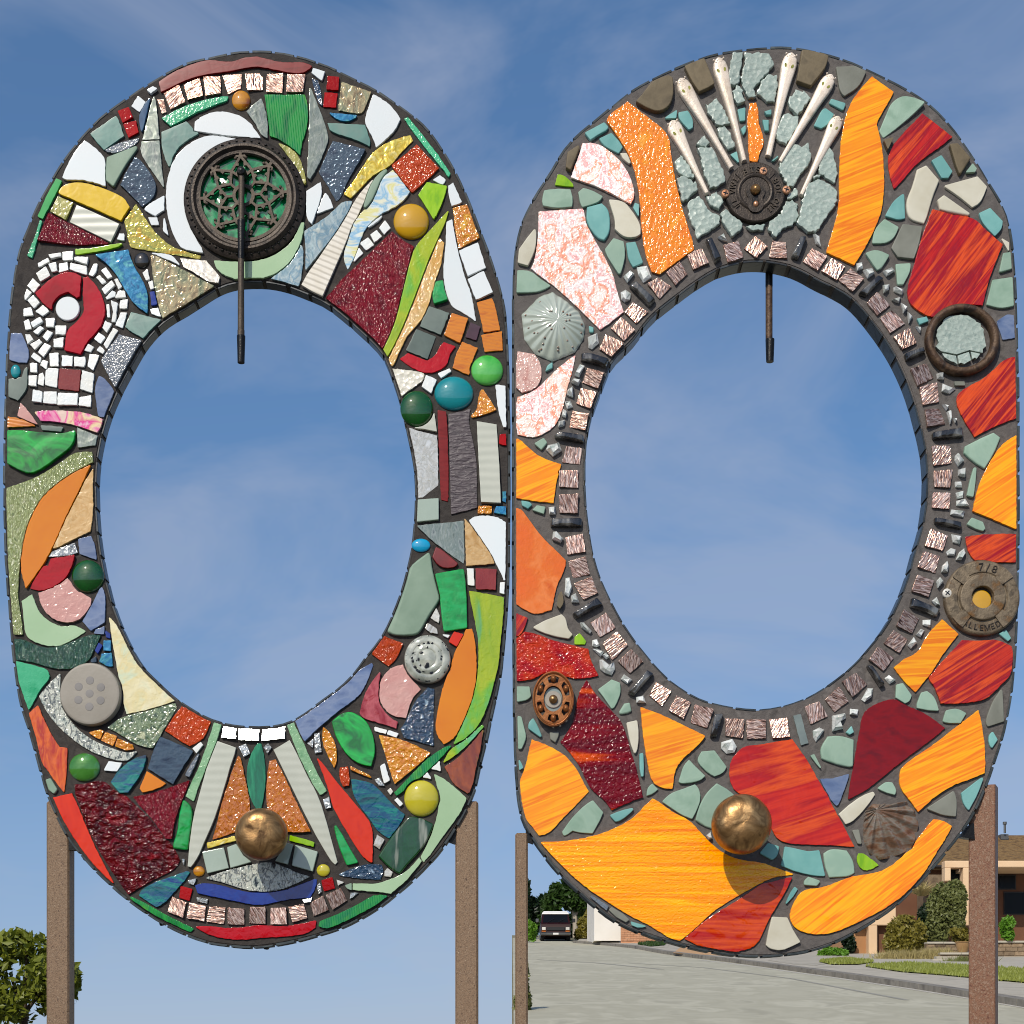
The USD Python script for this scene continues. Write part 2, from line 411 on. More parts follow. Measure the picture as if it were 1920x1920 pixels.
RIGHT = """
@970 80
SB 151,44 170,38 175,41 176,62 170,75 158,80 146,76 132,68 141,59
SB 56,124 70,115 71,119 60,146 54,142
OK 124,66 150,86 171,102 173,125 178,155 187,190 198,224 199,233 190,239 160,261 151,258 143,238 139,205 138,178 134,155 128,130 112,105 100,88 104,80
TQ 75,102 98,89 103,95 101,99 93,103 82,111
TQ 91,108 106,101 120,116 114,125 98,117
SC 115,124 124,124 128,135 126,137 118,131
PS 73,113 90,113 104,122 118,135 128,152 133,172 128,182 110,172 85,160 60,152 64,140 70,125
LI 45,148 52,148 63,158 64,162 42,160
SM 30,166 44,164 60,165 63,175 62,185 45,187 29,184 27,178
SM 68,168 74,163 85,166 97,173 92,180 73,186 70,180
@970 360
TQ 78,17 95,12 104,20 105,45 98,55 90,53 80,40 77,30
SC 102,8 120,10 130,22 139,37 139,48 133,52 120,52 109,42 110,32
TQ 132,12 137,14 137,30 130,18
PS 24,21 74,18 80,40 90,58 107,88 112,110 120,135 105,147 93,155 80,142 60,122 40,105 15,86 20,75 23,50
SC 20,40 22,45 21,65 12,84 -2,80 -2,70 8,55
SM 98,65 108,52 120,56 122,70 119,85 115,95 100,72
TQ 122,57 133,56 142,80 130,85 124,75
SM -4,88 15,88 25,97 39,105 25,113 -4,114
TQ 80,150 86,152 86,158 81,158
KR 79,163 90,158 92,170 84,177 80,175
CO 105,153 117,140 133,155 120,168
CO 99,159 120,170 108,187 92,177
CO 120,135 130,124 148,134 134,148
CO 146,103 158,96 174,106 160,120
CO 167,90 183,77 192,92 178,105
BB 125,106 132,100 156,122 149,130
KR 119,95 127,87 132,92 124,102
KR 134,85 146,83 151,96 142,102 136,93
KR 116,113 122,109 128,114 127,121 121,124 117,121
@970 640
PQ 0,10 20,14 28,28 27,45 18,55 5,58 -4,50
PS 66,14 62,35 56,52 53,70 47,88 40,98 20,109 0,105 -4,80 0,62 20,55 35,40 50,25
TQ 33,27 40,23 40,30 31,35
KR 64,38 70,25 76,28 70,40
KR 63,42 72,44 69,50 60,46
KR 56,55 63,50 63,63 54,60
KR 53,68 60,66 63,74 56,76
KR 51,76 56,79 55,86 50,84
KR 46,90 54,88 53,95 46,97
KR 34,117 47,113 50,123 40,130 32,122
SM 18,115 30,108 34,114 27,123
CO 79,29 98,35 92,54 73,46
CO 71,51 91,57 82,76 66,70
CO 62,77 83,82 78,101 58,96
CO 55,118 73,120 71,138 50,136
CO 47,145 69,144 69,165 47,164
CO 47,172 69,172 68,194 47,193
BB 71,14 80,13 105,21 101,30 71,22
BB 41,106 45,102 75,106 75,115 42,109
OF -4,108 4,110 15,122 30,132 50,138 46,150 43,165 41,182 20,180 -4,176
TQ 4,179 14,180 17,184 12,189 5,185
SM 16,190 22,184 32,186 30,195
KR 35,186 43,185 43,195 36,195
@1240 80
SB 25,28 48,18 55,35 60,48 55,52 42,58 33,45
SB 157,10 175,10 188,17 185,30 175,42 168,51 151,45 155,25
SH 80,10 92,11 90,25 88,45 82,50 76,49 76,35 78,20
SH 93,12 120,13 127,25 120,34 110,45 104,54 107,62 98,62 92,55 89,40 93,25
SH 112,45 120,37 130,38 131,48 128,67 118,68 107,56
SH 80,55 85,48 90,52 94,68 86,71 81,62
SH 50,72 62,63 72,78 77,93 62,94 52,80
SH 62,97 70,94 78,102 84,117 75,122 68,112
SH 38,115 48,105 55,113 50,119
SH 41,119 58,119 63,130 73,155 66,162 55,165 48,150 44,135
SH 14,135 22,127 32,140 38,153 30,153 18,147
SH 17,155 25,150 38,157 42,166 24,181 18,170
SH 150,113 157,118 165,113 169,128 165,140 155,150 150,160 143,164 137,155 132,142 140,125
SH 143,65 150,54 162,57 168,63 160,75 153,83 142,72
SH 135,82 142,80 154,85 153,96 140,115 132,112 128,103
TQ 19,78 30,76 36,86 36,96 31,99 19,86
TQ 2,86 10,80 18,75 17,85
TQ 85,75 95,72 95,88 88,89
TQ 89,97 95,92 96,100 92,105
TQ 115,78 124,75 124,82 118,82
TQ 113,87 121,87 121,100 116,100
TQ 77,126 85,122 88,137
TQ 120,136 134,124 130,132
OK 99,68 107,67 110,77 109,88 115,105 116,115 110,125 109,135 99,133 97,115 98,100 96,88
@1240 300
SH 30,48 42,41 52,55 66,65 65,72 55,80 40,90 36,78 30,62
SH 50,43 62,36 70,48 64,57 55,52
SH 66,62 72,56 80,64 92,72 92,77 80,88 70,75
SH 94,75 105,71 117,73 115,79 100,81
SH 120,72 130,57 137,47 147,45 153,49 154,62 150,72 138,78 128,89 120,80
SH 142,40 152,29 153,38 148,45 140,45
SH 164,27 178,22 190,28 198,36 197,50 185,66 174,82 165,82 152,72 156,55
KR 63,87 70,82 75,92 68,90
KR 170,83 178,86 180,98 174,94
CO 28,105 46,99 54,116 36,124
CO 69,96 87,90 93,109 75,116
CO 106,84 120,97 107,111 93,99
CO 125,90 140,92 142,111 121,109
CO 170,98 187,108 176,125 159,114
CO 5,127 20,114 33,127 17,140
BB 49,90 56,87 68,112 60,117
BB 156,86 164,86 154,113 145,110
@1520 80
SK 28,27 57,25 63,33 55,50 38,61 32,55
OF 69,37 94,55 90,63 75,88 75,95 80,110 83,140 83,170 79,195 65,225 49,251 33,243 17,236 28,200 32,180 32,150 33,118 37,90 43,70 55,52
SM 90,68 102,60 115,62 129,68 115,82 95,98 82,107 77,99 85,80
SB 81,111 93,108 86,123
FR 126,79 160,106 145,118 120,135 108,150 94,165 90,155 86,130 92,115 105,100
TQ 135,133 147,126 160,145 155,153 147,153
SB 155,115 165,114 180,131 168,150 165,148
SM 173,147 182,136 187,142 185,146
SC 119,143 130,138 145,155 138,172 132,195 128,204 113,200 108,192 107,178 115,160
SC 148,161 170,155 188,150 199,162 192,180 182,186 165,172
SC 142,177 150,171 160,178 180,192 178,195 160,192 145,188
TQ 23,62 40,68 37,77 20,68
TQ 12,75 17,73 27,80 20,92 12,97 3,94
SH 12,118 20,117 27,128 30,150 28,158 18,155 8,145
SH 4,150 10,150 9,156 2,157
@1520 360 1.979
TQ 70,23 78,8 89,0 90,25 83,27
TQ 159,20 170,15 182,28 181,36 174,43 162,30
SC 179,43 188,48 188,58
SM 60,35 70,25 84,33 80,43 72,49 58,49
SK 87,30 106,33 103,50 98,64 82,62 76,53
SM 51,58 62,54 75,60 68,72 63,75
SM 80,68 95,67 95,75 88,88 82,88
FR 115,16 135,22 154,24 165,35 182,50 176,65 170,80 163,108 150,107 140,107 128,110 120,118 112,119 95,108 91,98 92,88 98,68 104,45 110,30
SM 182,58 192,56 194,72 178,77
SM 172,83 193,80 194,108 180,111 166,107
BS 176,122 186,115 194,116 194,138 182,140
TQ 100,120 110,118 112,123 103,126
KR 43,68 49,66 50,72 44,75
KR 49,74 59,72 61,77 54,82
KR 68,75 78,71 80,75 72,80
KR 68,88 75,87 74,93 69,96
KR 78,90 88,93 87,97 79,94
KR 76,102 86,99 84,105
KR 85,104 92,110 88,115
KR 91,112 97,118 93,125
KR 99,127 105,128 104,134
KR 119,172 126,171 126,178 120,177
KR 125,181 138,186 132,191 124,189
CO 20,62 33,70 25,84 10,75
CO 38,72 51,82 40,95 26,83
CO 63,94 76,107 63,117 53,105
CO 77,111 90,124 75,134 66,119
CO 94,127 101,143 87,150 78,137
CO 110,162 117,176 101,184 94,168
BB 44,97 64,79 70,82 52,100
BB 88,154 107,147 109,152 90,161
@1580 700
FR 140,15 160,5 175,-10 185,-18 200,-20 202,48 192,52 170,60 148,72 135,50 127,32 130,22
SK 125,9 137,9 138,14 126,14
KR 111,34 120,37 117,42
KR 117,43 122,41 123,52 121,58
KR 124,50 129,51 127,56
KR 126,93 130,89 137,98 130,105 126,98
KR 130,108 138,106 138,117 130,115
KR 126,122 134,121 135,128 127,128
KR 127,134 136,132 136,140 129,141
KR 128,143 138,141 143,149 128,149
KR 122,153 138,155 136,162 121,159
KR 122,180 134,183 132,192 124,190
CO 86,16 106,10 109,32 90,36
CO 92,40 110,38 116,57 95,61
CO 100,82 121,81 123,101 102,104
CO 102,109 124,108 121,129 103,128
CO 102,133 122,134 120,153 100,151
CO 99,174 119,182 113,200 92,194
BB 100,67 135,61 136,72 101,75
BB 102,162 134,168 134,176 103,169
SM 137,82 150,75 170,66 178,72 172,88 160,108 148,101 136,90
SM 147,106 151,105 150,120 148,138 146,140 139,138 143,120
OF 200,66 180,78 168,95 157,115 150,135 146,155 165,163 201,178
SM 139,170 145,162 158,167 161,175 158,178 148,175
FR 138,183 165,180 201,180 201,213 150,212 140,200
@970 900
OP -4,30 5,32 15,47 30,66 45,80 55,90 54,100 44,120 42,132 39,146 20,152 8,146 -4,138
CO 54,64 74,60 77,81 56,84
CO 57,91 77,86 82,106 63,110
CO 63,116 84,108 91,127 74,135
CO 82,161 100,149 111,166 93,177
CO 95,184 112,170 125,185 107,203
BB 37,44 73,43 73,53 37,53
BB 61,151 90,132 97,140 66,157
KR 40,58 44,57 52,66 49,71 39,67
KR 54,110 59,109 62,120 58,132 53,129
KR 60,130 66,127 70,138 61,138
KR 70,160 75,160 84,170 82,173 72,166
KR 84,180 90,178 93,186 90,188 84,187
KR 63,161 69,160 68,163
SB 45,130 50,125 53,138 48,146 44,142
SC 16,166 30,158 50,151 55,156 57,168 63,174 58,179 45,177 28,172
LI 64,176 70,172 78,181 76,185 64,185
FR -4,148 5,152 12,155 8,168 3,175 -4,178
@970 1180
RK -4,12 8,2 20,4 40,12 60,17 80,22 82,32 87,43 92,52 80,55 65,56 50,52 40,48 28,50 18,57 -4,59
CO 113,36 128,22 142,36 127,50
CO 148,74 156,59 174,69 163,87
CO 170,91 179,74 196,82 187,101
BB 123,72 146,45 154,50 131,76
KR 84,22 90,21 98,25 94,31
KR 95,29 100,26 105,31 100,34
KR 92,34 96,34 104,40 109,36 110,45 106,52 98,49 93,45
KR 116,56 120,50 130,57 124,62
KR 133,76 142,74 145,83 134,83
SM 90,68 106,56 116,60 117,72 110,88 106,90 98,78
SM 114,93 120,83 127,82 129,92 124,95 115,96
SM -4,64 14,64 16,75 12,80 -4,83
TQ 12,105 18,99 23,108 28,120 29,124 20,118 12,112
SM -4,95 5,98 8,110 11,122 5,135 -4,136
SK 36,116 47,115 47,120 43,128 37,124
FD 78,56 83,64 90,75 105,90 115,100 120,110 125,125 128,140 133,150 136,165 142,189 128,194 106,204 98,192 82,180 75,165 68,150 58,138 48,127 60,110 65,95 68,72
SC 122,105 135,102 137,115 136,135 132,142 127,130
TQ 137,140 142,138 143,160 141,172 137,160
OF 138,87 165,97 192,110 212,120 206,129 197,136 184,148 177,160 175,180 162,179 151,172 146,152 141,118
SM 146,178 152,173 159,180 152,186 145,188
OF 16,123 30,128 50,138 62,150 68,158 75,173 81,182 70,194 50,214 36,230 24,232 10,214 -4,197 -4,185 5,165 10,150 13,135
TQ -4,140 4,148 7,156 -4,163
@970 1440
SM 50,72 60,57 75,42 85,36 90,42 97,50 93,60 88,68 85,74 70,73 62,71 57,75 52,77
TQ 103,53 118,47 133,44 128,51 116,60 110,61
OY 25,83 45,83 80,78 105,70 130,57 142,43 152,34 160,38 175,50 192,57 204,69 217,84 237,99 257,104 277,106 297,114 314,120 292,122 277,128 252,142 222,160 197,184 180,197 162,186 150,178 125,166 100,150 80,137 60,120 40,100
SG 79,146 84,143 103,155 100,163
SK 102,160 106,156 120,164 127,171 120,176
TQ 127,172 147,178 140,180 129,179
SC 146,185 155,184 170,192 160,194
@1240 1220
SM 0,170 10,160 25,155 38,150 43,155 45,167 40,180 35,190 24,186 12,178
SM 19,148 24,130 31,122 38,130 50,141 45,146 35,149 22,150
SM 40,122 45,113 60,112 66,120 74,131 70,138 60,142 52,138 42,128
SM 38,191 42,175 50,160 62,149 75,156 83,163 80,185 66,205 56,200 48,198
RL 78,122 92,107 105,106 125,103 148,99 155,110 167,126 175,143 185,158 194,176 206,198 218,221 190,219 140,218 126,208 118,183 100,165 84,160 77,148 76,138
CO 38,60 59,66 52,87 33,81
CO 72,76 94,77 92,99 72,96
CO 96,77 118,77 118,99 96,99
CO 121,77 142,75 145,97 125,99
CO 161,63 178,56 188,74 168,83
BB 59,71 70,70 62,98 54,98
GY 148,73 157,71 166,104 157,107
KR 67,103 80,99 85,108 82,115 73,116 67,110
KR 170,90 178,86 184,89 178,98 174,103 171,98
SM 167,118 172,116 178,128 183,137 176,130
@1240 1480
KR 50,52 56,47 58,56 53,57
TQ 110,72 120,60 133,64 131,75 125,80
TQ 138,64 150,66 165,70 178,68 185,98 175,98 150,93 134,86 137,75
SM 160,103 165,98 180,103 175,109 160,108
TQ 138,132 145,115 150,109 154,112 148,122
RL 25,168 35,158 60,140 90,122 112,106 121,105 130,102 148,98 140,115 130,132 122,145 115,160 110,172 100,180 80,184 60,181 40,176
SC 124,143 142,144 148,158 157,172 145,178 135,182 122,180 117,175 120,160
@1540 1440 1.875
SM 2,85 10,80 26,82 33,93 34,105 28,109 8,110 3,98
LI 37,85 43,85 52,92 58,97 52,101 45,103 38,100 35,92
OF 0,120 20,112 35,107 55,105 70,98 85,85 95,72 103,62 108,55 112,51 122,52 131,58 125,70 115,85 108,98 95,115 80,130 60,143 30,158 10,166 -9,167 -27,161 -33,148 -27,132 -18,121
SK 30,62 38,61 41,77 36,76
@1560 1220
CO 11,35 27,24 40,38 23,53
CO 41,10 52,-5 70,8 58,23
CO -8,55 8,40 19,57 3,69
SM -14,110 -5,96 10,95 25,100 24,130 20,132 0,127 -12,122
SM 72,38 80,36 90,50 88,57 82,60 71,53
SM 95,60 100,47 107,45 116,52 121,68 110,68 95,65
SM 124,80 128,67 140,64 152,70 145,82 130,82
SK 180,57 192,40 194,80 175,86 172,80
TQ 176,95 181,90 187,100 180,111 176,105
CR 39,65 55,57 71,53 85,62 105,70 128,87 115,98 95,113 75,128 60,140 40,157 18,168 20,150 25,125 28,105 32,85 33,75
OF 76,134 82,128 95,118 115,105 140,85 165,66 168,78 172,105 173,125 172,138 155,145 135,152 115,165 97,182 85,165 75,153
TQ 145,160 160,148 172,140 165,160 154,181 147,172
SK 105,178 120,168 137,157 141,168 140,187 125,186
SM 50,155 60,147 68,148 73,157 71,163 60,160
SC 7,184 20,172 35,162 47,158 49,162 40,175 25,192 15,196
BS -14,144 0,144 20,138 15,155 8,173 5,175 -2,168
KR 33,55 40,42 47,42 45,52 37,58
KR 20,65 30,66 29,73 20,72
KR 0,73 15,70 16,76 10,80 13,88 0,91
TQ 15,92 22,84 25,92 20,95
@1580 980
CO 91,32 110,37 105,57 84,50
CO 84,58 103,65 97,84 77,77
CO 69,97 87,107 78,125 60,116
CO 58,120 74,131 64,147 46,136
BB 77,84 110,98 106,107 75,95
BB 25,160 32,160 48,183 42,186
KR 116,33 122,28 128,30 126,37 118,37
KR 131,33 137,28 139,34 134,42 127,42
KR 112,48 118,42 120,48 118,56 111,56
KR 105,66 109,61 114,66 107,74
KR 100,88 106,83 110,93 105,93
KR 90,109 100,108 99,118 90,115
KR 82,126 88,119 93,121 88,129
KR 73,138 80,128 84,135 77,142
KR 47,175 52,171 60,177 53,182
OF 112,108 122,117 131,125 115,145 100,170 82,191 70,180 57,163 70,152 85,146 95,125
FR 134,132 155,133 174,131 190,139 193,150 190,172 180,180 170,192 158,201 130,204 110,204 104,186 96,175 110,158
TQ 175,125 184,120 190,130 186,134
"""

# ------------------------------------------------------------------ helpers
USED = {}
def fresh(path):
    n = USED.get(path)
    USED[path] = 0 if n is None else n + 1
    return path if n is None else '%s_%03d' % (path, n + 1)

ORIGIN = {}
def tag(prim, label=None, cat=None, group=None, kind=None):
    for k, v in (('label', label), ('category', cat), ('group', group), ('kind', kind)):
        if v: prim.SetCustomDataByKey(k, v)
    return prim

def thing(name, loc, label, cat, group=None):
    p = fresh('/World/' + name)
    x = UsdGeom.Xform.Define(stage, p)
    x.AddTranslateOp().Set(Gf.Vec3d(*map(float, loc)))
    ORIGIN[p] = np.array(loc, float)
    tag(x.GetPrim(), label, cat, group)
    return p

def obj(name, mesh, mat, parent='/World', smooth=30, label=None, cat=None, group=None, kind=None):
    """one Mesh prim; mesh in world coordinates"""
    p = fresh(parent + '/' + name)
    o = ORIGIN.get(parent, np.zeros(3))
    ORIGIN[p] = o
    if isinstance(mesh, tuple): mesh = trimesh.Trimesh(np.asarray(mesh[0], float), np.asarray(mesh[1], int), process=False)
    mesh = mesh.copy(); mesh.apply_translation(-o)
    pr = usdkit.mesh(stage, p, mesh, MAT[mat] if isinstance(mat, str) else mat, smooth=smooth).GetPrim()
    tag(pr, label, cat, group, kind)
    return p

def lin(h, k=0.85):
    h = h.lstrip('#'); c = np.array([int(h[i:i + 2], 16) for i in (0, 2, 4)]) / 255.0
    return tuple(np.where(c <= .04045, c / 12.92, ((c + .055) / 1.055) ** 2.4) * k)

MAT = {}
def mat(code, cols, sc=60, st=(1, 1, 1), ang=0.0, b=None, rough=.12, metal=0.0, coat=0.0, var=.10, rot=False, k=0.78,
        trans=0.0, crough=.03, dist=.4, det=4.0, spec=.5, sss=0.0, b2=None, thin=0.0, sat=1.12):
    """procedural surface: noise ramp of the colours, turned by ang in the upright plane, plus relief b=(type, scale, mm, stretch)"""
    c = [lin(x, k) if isinstance(x, str) else x for x in cols]
    if len(c) == 1: c = [c[0], c[0]]
    pos = np.linspace(.32, .68, len(c))
    nodes = {'g': ('geometry', {}), 'o': ('object_info', {}),
             'off': ('vector_math', {'math_type': 'scale', 'scale': 3.7}),
             'cmb': ('combine_xyz', {}),
             'add': ('vector_math', {'math_type': 'add'}),
             'mp': ('mapping', {'rotation': (0.0, ang, 0.0), 'scale': tuple(float(v) for v in st)}),
             'n': ('noise_texture', {'scale': float(sc), 'detail': det, 'roughness': .55, 'distortion': dist}),
             'r': ('rgb_ramp', {'ramp': list(zip([float(p) for p in pos], c))}),
             'vr': ('map_range', {'from_min': 0.0, 'from_max': 1.0, 'to_min': 1 - var, 'to_max': 1 + var}),
             'h': ('hsv', {'hue': .5, 'saturation': sat, 'fac': 1.0}),
             'p': ('principled_bsdf', {'roughness': rough, 'metallic': metal, 'coat_weight': coat, 'coat_roughness': crough,
                                       'transmission_weight': trans, 'specular_ior_level': spec, 'subsurface_weight': sss, 'subsurface_scale': .004,
                                       'thin_film_thickness': thin})}
    L = [('o.random', 'cmb.x'), ('o.random', 'cmb.z'), ('cmb.vector', 'off.vector1'), ('g.position', 'add.vector1'), ('off.vector', 'add.vector2'),
         ('n.fac', 'r.fac'), ('o.random', 'vr.value'), ('vr.result', 'h.value'), ('r.color', 'h.color'), ('h.color', 'p.base_color')]
    src = 'add.vector'
    if rot:
        nodes['ra'] = ('math', {'math_type': 'multiply', 'value2': 40.0 if rot is True else 2.0 * rot})
        nodes['vrot'] = ('vector_rotate', {'rotate_type': 'y_axis'})
        L += [('o.random', 'ra.value1'), ('ra.value', 'vrot.angle'), (src, 'vrot.vector')]
        src = 'vrot.vector'
    L += [(src, 'mp.vector'), ('mp.vector', 'n.vector')]
    nrm = None
    for i, bb in enumerate([x for x in (b, b2) if x]):
        typ, bs, mm = bb[:3]; bst = bb[3] if len(bb) > 3 else (1, 1, 1); ba = bb[4] if len(bb) > 4 else ang
        q = 'b%d' % i
        nodes[q + 'm'] = ('mapping', {'rotation': (0.0, ba, 0.0), 'scale': tuple(float(v) for v in bst)})
        L.append((src, q + 'm.vector'))
        if typ == 'noise': nodes[q + 't'] = ('noise_texture', {'scale': float(bs), 'detail': 2.0, 'roughness': .5, 'distortion': .6}); out = 'fac'
        elif typ == 'vor': nodes[q + 't'] = ('voronoi_texture', {'scale': float(bs), 'randomness': 1.0, 'feature': 'smooth_f1', 'smoothness': .6}); out = 'distance'
        elif typ == 'crack': nodes[q + 't'] = ('voronoi_texture', {'scale': float(bs), 'randomness': 1.0, 'feature': 'f1'}); out = 'distance'
        elif typ == 'wave': nodes[q + 't'] = ('wave_texture', {'wave_type': 'bands', 'bands_direction': 'x', 'scale': float(bs), 'distortion': .6, 'detail': 1.0, 'detail_scale': 1.5}); out = 'fac'
        L.append((q + 'm.vector', q + 't.vector'))
        nodes[q] = ('bump', {'strength': 1.0, 'distance': mm / 1000.0})
        L.append((q + 't.' + out, q + '.height'))
        if nrm: L.append((nrm, q + '.normal'))
        nrm = q + '.normal'
    if nrm: L += [(nrm, 'p.normal')] + ([(nrm, 'p.coat_normal')] if coat else [])
    MAT[code] = usdkit.material(stage, '/World/Looks/m_' + code, nodes, L, surface='p.BSDF')
    return MAT[code]

# ---- drawing space (u right, v down, h towards the viewer, all in drawing units) to world
def dw(V):
    V = np.asarray(V, float).reshape(-1, 3)
    return np.c_[(V[:, 0] - 960) * S, D - V[:, 2] * S, EYE + (HZ - V[:, 1]) * S]
def dmesh(v, f):
    return trimesh.Trimesh(dw(v), np.asarray(f)[:, ::-1], process=False)
def lift(u, v, h):
    """drawing position whose projection stays at (u, v) when raised by h"""
    k = (F - h) / F
    return 960 + (u - 960) * k, HZ + (v - HZ) * k

def clean(P, r=0.0):
    P = P.buffer(0)
    if r: P = P.buffer(-r, quad_segs=3).buffer(r, quad_segs=3)
    if P.is_empty: return None
    if P.geom_type != 'Polygon': P = max(P.geoms, key=lambda g: g.area)
    P = Polygon(P.exterior)
    return P if P.area > 25 else None

def soften(pts, it=2, lim=48):
    """round the gentle bends of a traced outline and keep its sharp corners"""
    p = [np.array(q, float) for q in pts]
    for _ in range(it):
        out = []; n = len(p)
        for i in range(n):
            a, b, c = p[i - 1], p[i], p[(i + 1) % n]
            d1, d2 = b - a, c - b
            t = abs(math.degrees(math.atan2(d1[0] * d2[1] - d1[1] * d2[0], d1 @ d2)))
            if 4 < t < lim: out += [b - d1 * .25, b + d2 * .25]
            else: out.append(b)
        p = out
    return p

def ring_of(P):
    c = np.array(P.exterior.coords)[:-1]
    a = .5 * np.sum(c[:, 0] * np.roll(c[:, 1], -1) - np.roll(c[:, 0], -1) * c[:, 1])
    return c if a > 0 else c[::-1]

def inset(c, d):
    n = len(c); e = np.roll(c, -1, 0) - c; L = np.maximum(np.linalg.norm(e, axis=1, keepdims=True), 1e-6); e = e / L
    nr = np.c_[-e[:, 1], e[:, 0]]; pr = np.roll(nr, 1, 0)
    m = nr + pr; q = np.sum(m * nr, 1, keepdims=True); m = m / np.maximum(q, .45)
    return c + m * d

def stack(rings, cap=True, base=None):
    """skin rings (n x 3 each, same n) and close the last one"""
    n = len(rings[0]); V = np.vstack(rings); T = []
    for k in range(len(rings) - 1):
        a = k * n; b = a + n; i = np.arange(n); j = (i + 1) % n
        T += [np.c_[a + i, a + j, b + j], np.c_[a + i, b + j, b + i]]
    if cap:
        t = mapbox_earcut.triangulate_float64(np.ascontiguousarray(rings[-1][:, :2]), np.array([n], np.uint32)).reshape(-1, 3).astype(int) + (len(rings) - 1) * n
        A = V[t]; ar = np.cross(A[:, 1, :2] - A[:, 0, :2], A[:, 2, :2] - A[:, 0, :2]); t[ar < 0] = t[ar < 0][:, ::-1]
        T.append(t)
    return V, np.vstack(T)

def slab(P, h0, h1, bev=1.2, tilt=(0, 0)):
    c = ring_of(P); n = len(c); cen = c.mean(0)
    th = lambda q: (q - cen) @ np.array(tilt)
    for bv in (bev, bev * .5, .15):
        q = inset(c, bv)
        if Polygon(q).is_valid and Polygon(q).area > 0: break
    else: q = c
    rings = [np.c_[c, np.full(n, h0)], np.c_[c, h1 - bv * .9 + th(c)], np.c_[inset(c, bv * .35), h1 - bv * .3 + th(c)], np.c_[q, h1 + th(q)]]
    return dmesh(*stack(rings))

def pebble(P, h0, h1, rng, flat=.55):
    c = ring_of(P); n = len(c); cen = np.array(P.representative_point().coords[0]); cen = .5 * cen + .5 * np.array(P.centroid.coords[0])
    rings = [np.c_[c, np.full(n, h0)]]
    for s, t in ((1, .35), (.965, .62), (.9, .83), (.8, .94), (flat, 1.0)):
        q = cen + (c - cen) * s
        rings.append(np.c_[q, h0 + (h1 - h0) * t + (rng.random(n) - .5) * .25])
    return dmesh(*stack(rings))

def chip(P, h0, h1, rng):
    c = ring_of(P); n = len(c); cen = np.array(P.centroid.coords[0])
    q = cen + (c - cen) * (.45 + .3 * rng.random((n, 1))) + (rng.random((n, 2)) - .5)
    rings = [np.c_[c, np.full(n, h0)], np.c_[c, h0 + (h1 - h0) * (.3 + .3 * rng.random(n))], np.c_[q, h0 + (h1 - h0) * (.7 + .5 * rng.random(n))]]
    return dmesh(*stack(rings))

def lathe(cu, cv, prof, ru=1.0, rv=1.0, seg=48, close=True):
    """turned form about an axis facing the viewer; prof: (radius, height) from the outside in"""
    a = np.linspace(0, 2 * np.pi, seg, endpoint=False)
    rings = [np.c_[cu + r * ru * np.cos(a), cv + r * rv * np.sin(a), np.full(seg, h)] for r, h in prof]
    return dmesh(*stack(rings, cap=close))

def extr(P, h0, h1):
    """plain extrusion of a polygon with holes in drawing space"""
    polys = list(P.geoms) if P.geom_type == 'MultiPolygon' else [P]
    ms = []
    for q in polys:
        m = trimesh.creation.extrude_polygon(q, h1 - h0, engine='earcut')
        v = np.array(m.vertices); v[:, 2] += h0
        ms.append(dmesh(v, m.faces))
    return trimesh.util.concatenate(ms)

def box(lo, hi, bev=0.0):
    lo, hi = np.minimum(lo, hi).astype(float), np.maximum(lo, hi).astype(float)
    if bev <= 0:
        m = trimesh.creation.box(extents=hi - lo); m.apply_translation((lo + hi) / 2); return m
    pts = []
    for i in range(3):
        s = np.full(3, bev); s[i] = 0
        for c in np.ndindex(2, 2, 2):
            pts.append(np.where(np.array(c), hi - s, lo + s))
    return trimesh.convex.convex_hull(np.array(pts))

def tube(p, q, r0, r1=None, seg=10):
    p, q = np.array(p, float), np.array(q, float); r1 = r0 if r1 is None else r1
    ax = q - p; L = np.linalg.norm(ax); ax = ax / L
    x = np.cross(ax, [0, 0, 1.0] if abs(ax[2]) < .9 else [1.0, 0, 0]); x /= np.linalg.norm(x); y = np.cross(ax, x)
    a = np.linspace(0, 2 * np.pi, seg, endpoint=False); ring = np.cos(a)[:, None] * x + np.sin(a)[:, None] * y
    V = np.vstack([p + ring * r0, q + ring * r1, [p], [q]]); T = []
    for i in range(seg):
        j = (i + 1) % seg
        T += [[i, j, seg + j], [i, seg + j, seg + i], [j, i, 2 * seg], [seg + i, seg + j, 2 * seg + 1]]
    return trimesh.Trimesh(V, T, process=False)
cat = trimesh.util.concatenate

# ------------------------------------------------------------------ surfaces of the mosaics
N, W_, V_ = 'noise', 'wave', 'vor'
mat('white', ['#f1f5f5', '#eef6f7'], 20, rough=.10, var=.03, k=.82)
mat('tessera', ['#f6f6ee', '#eef5f6'], 40, rough=.2, var=.05, b=(N, 300, .25), k=.84)
mat('teal_frost', ['#6f9c95', '#83b3a7', '#94b4a8'], 45, rough=.22, b=(N, 60, .15), k=0.52)
mat('sea', ['#86a48c', '#98b49c'], 40, rough=.5, b=(N, 900, .06), sat=.95, spec=.3, k=0.7)
mat('grey_speck', ['#4a525a', '#77808a', '#5d666c'], 90, rough=.12, b=(N, 500, .6), coat=.5)
mat('red', ['#a81418', '#c22422'], 60, rough=.06, b=(N, 260, .35), spec=0.15, coat=0.25, k=0.7)
mat('navy_pearl', ['#2c3f55', '#566a7a', '#39485a'], 40, (1, 1, 3), .9, rough=.1, b=(N, 320, .35), coat=.4, metal=.45, k=0.55)
mat('blue_streak', ['#2f4c6e', '#5a7690'], 40, (3, 1, 1), .4, rough=.1)
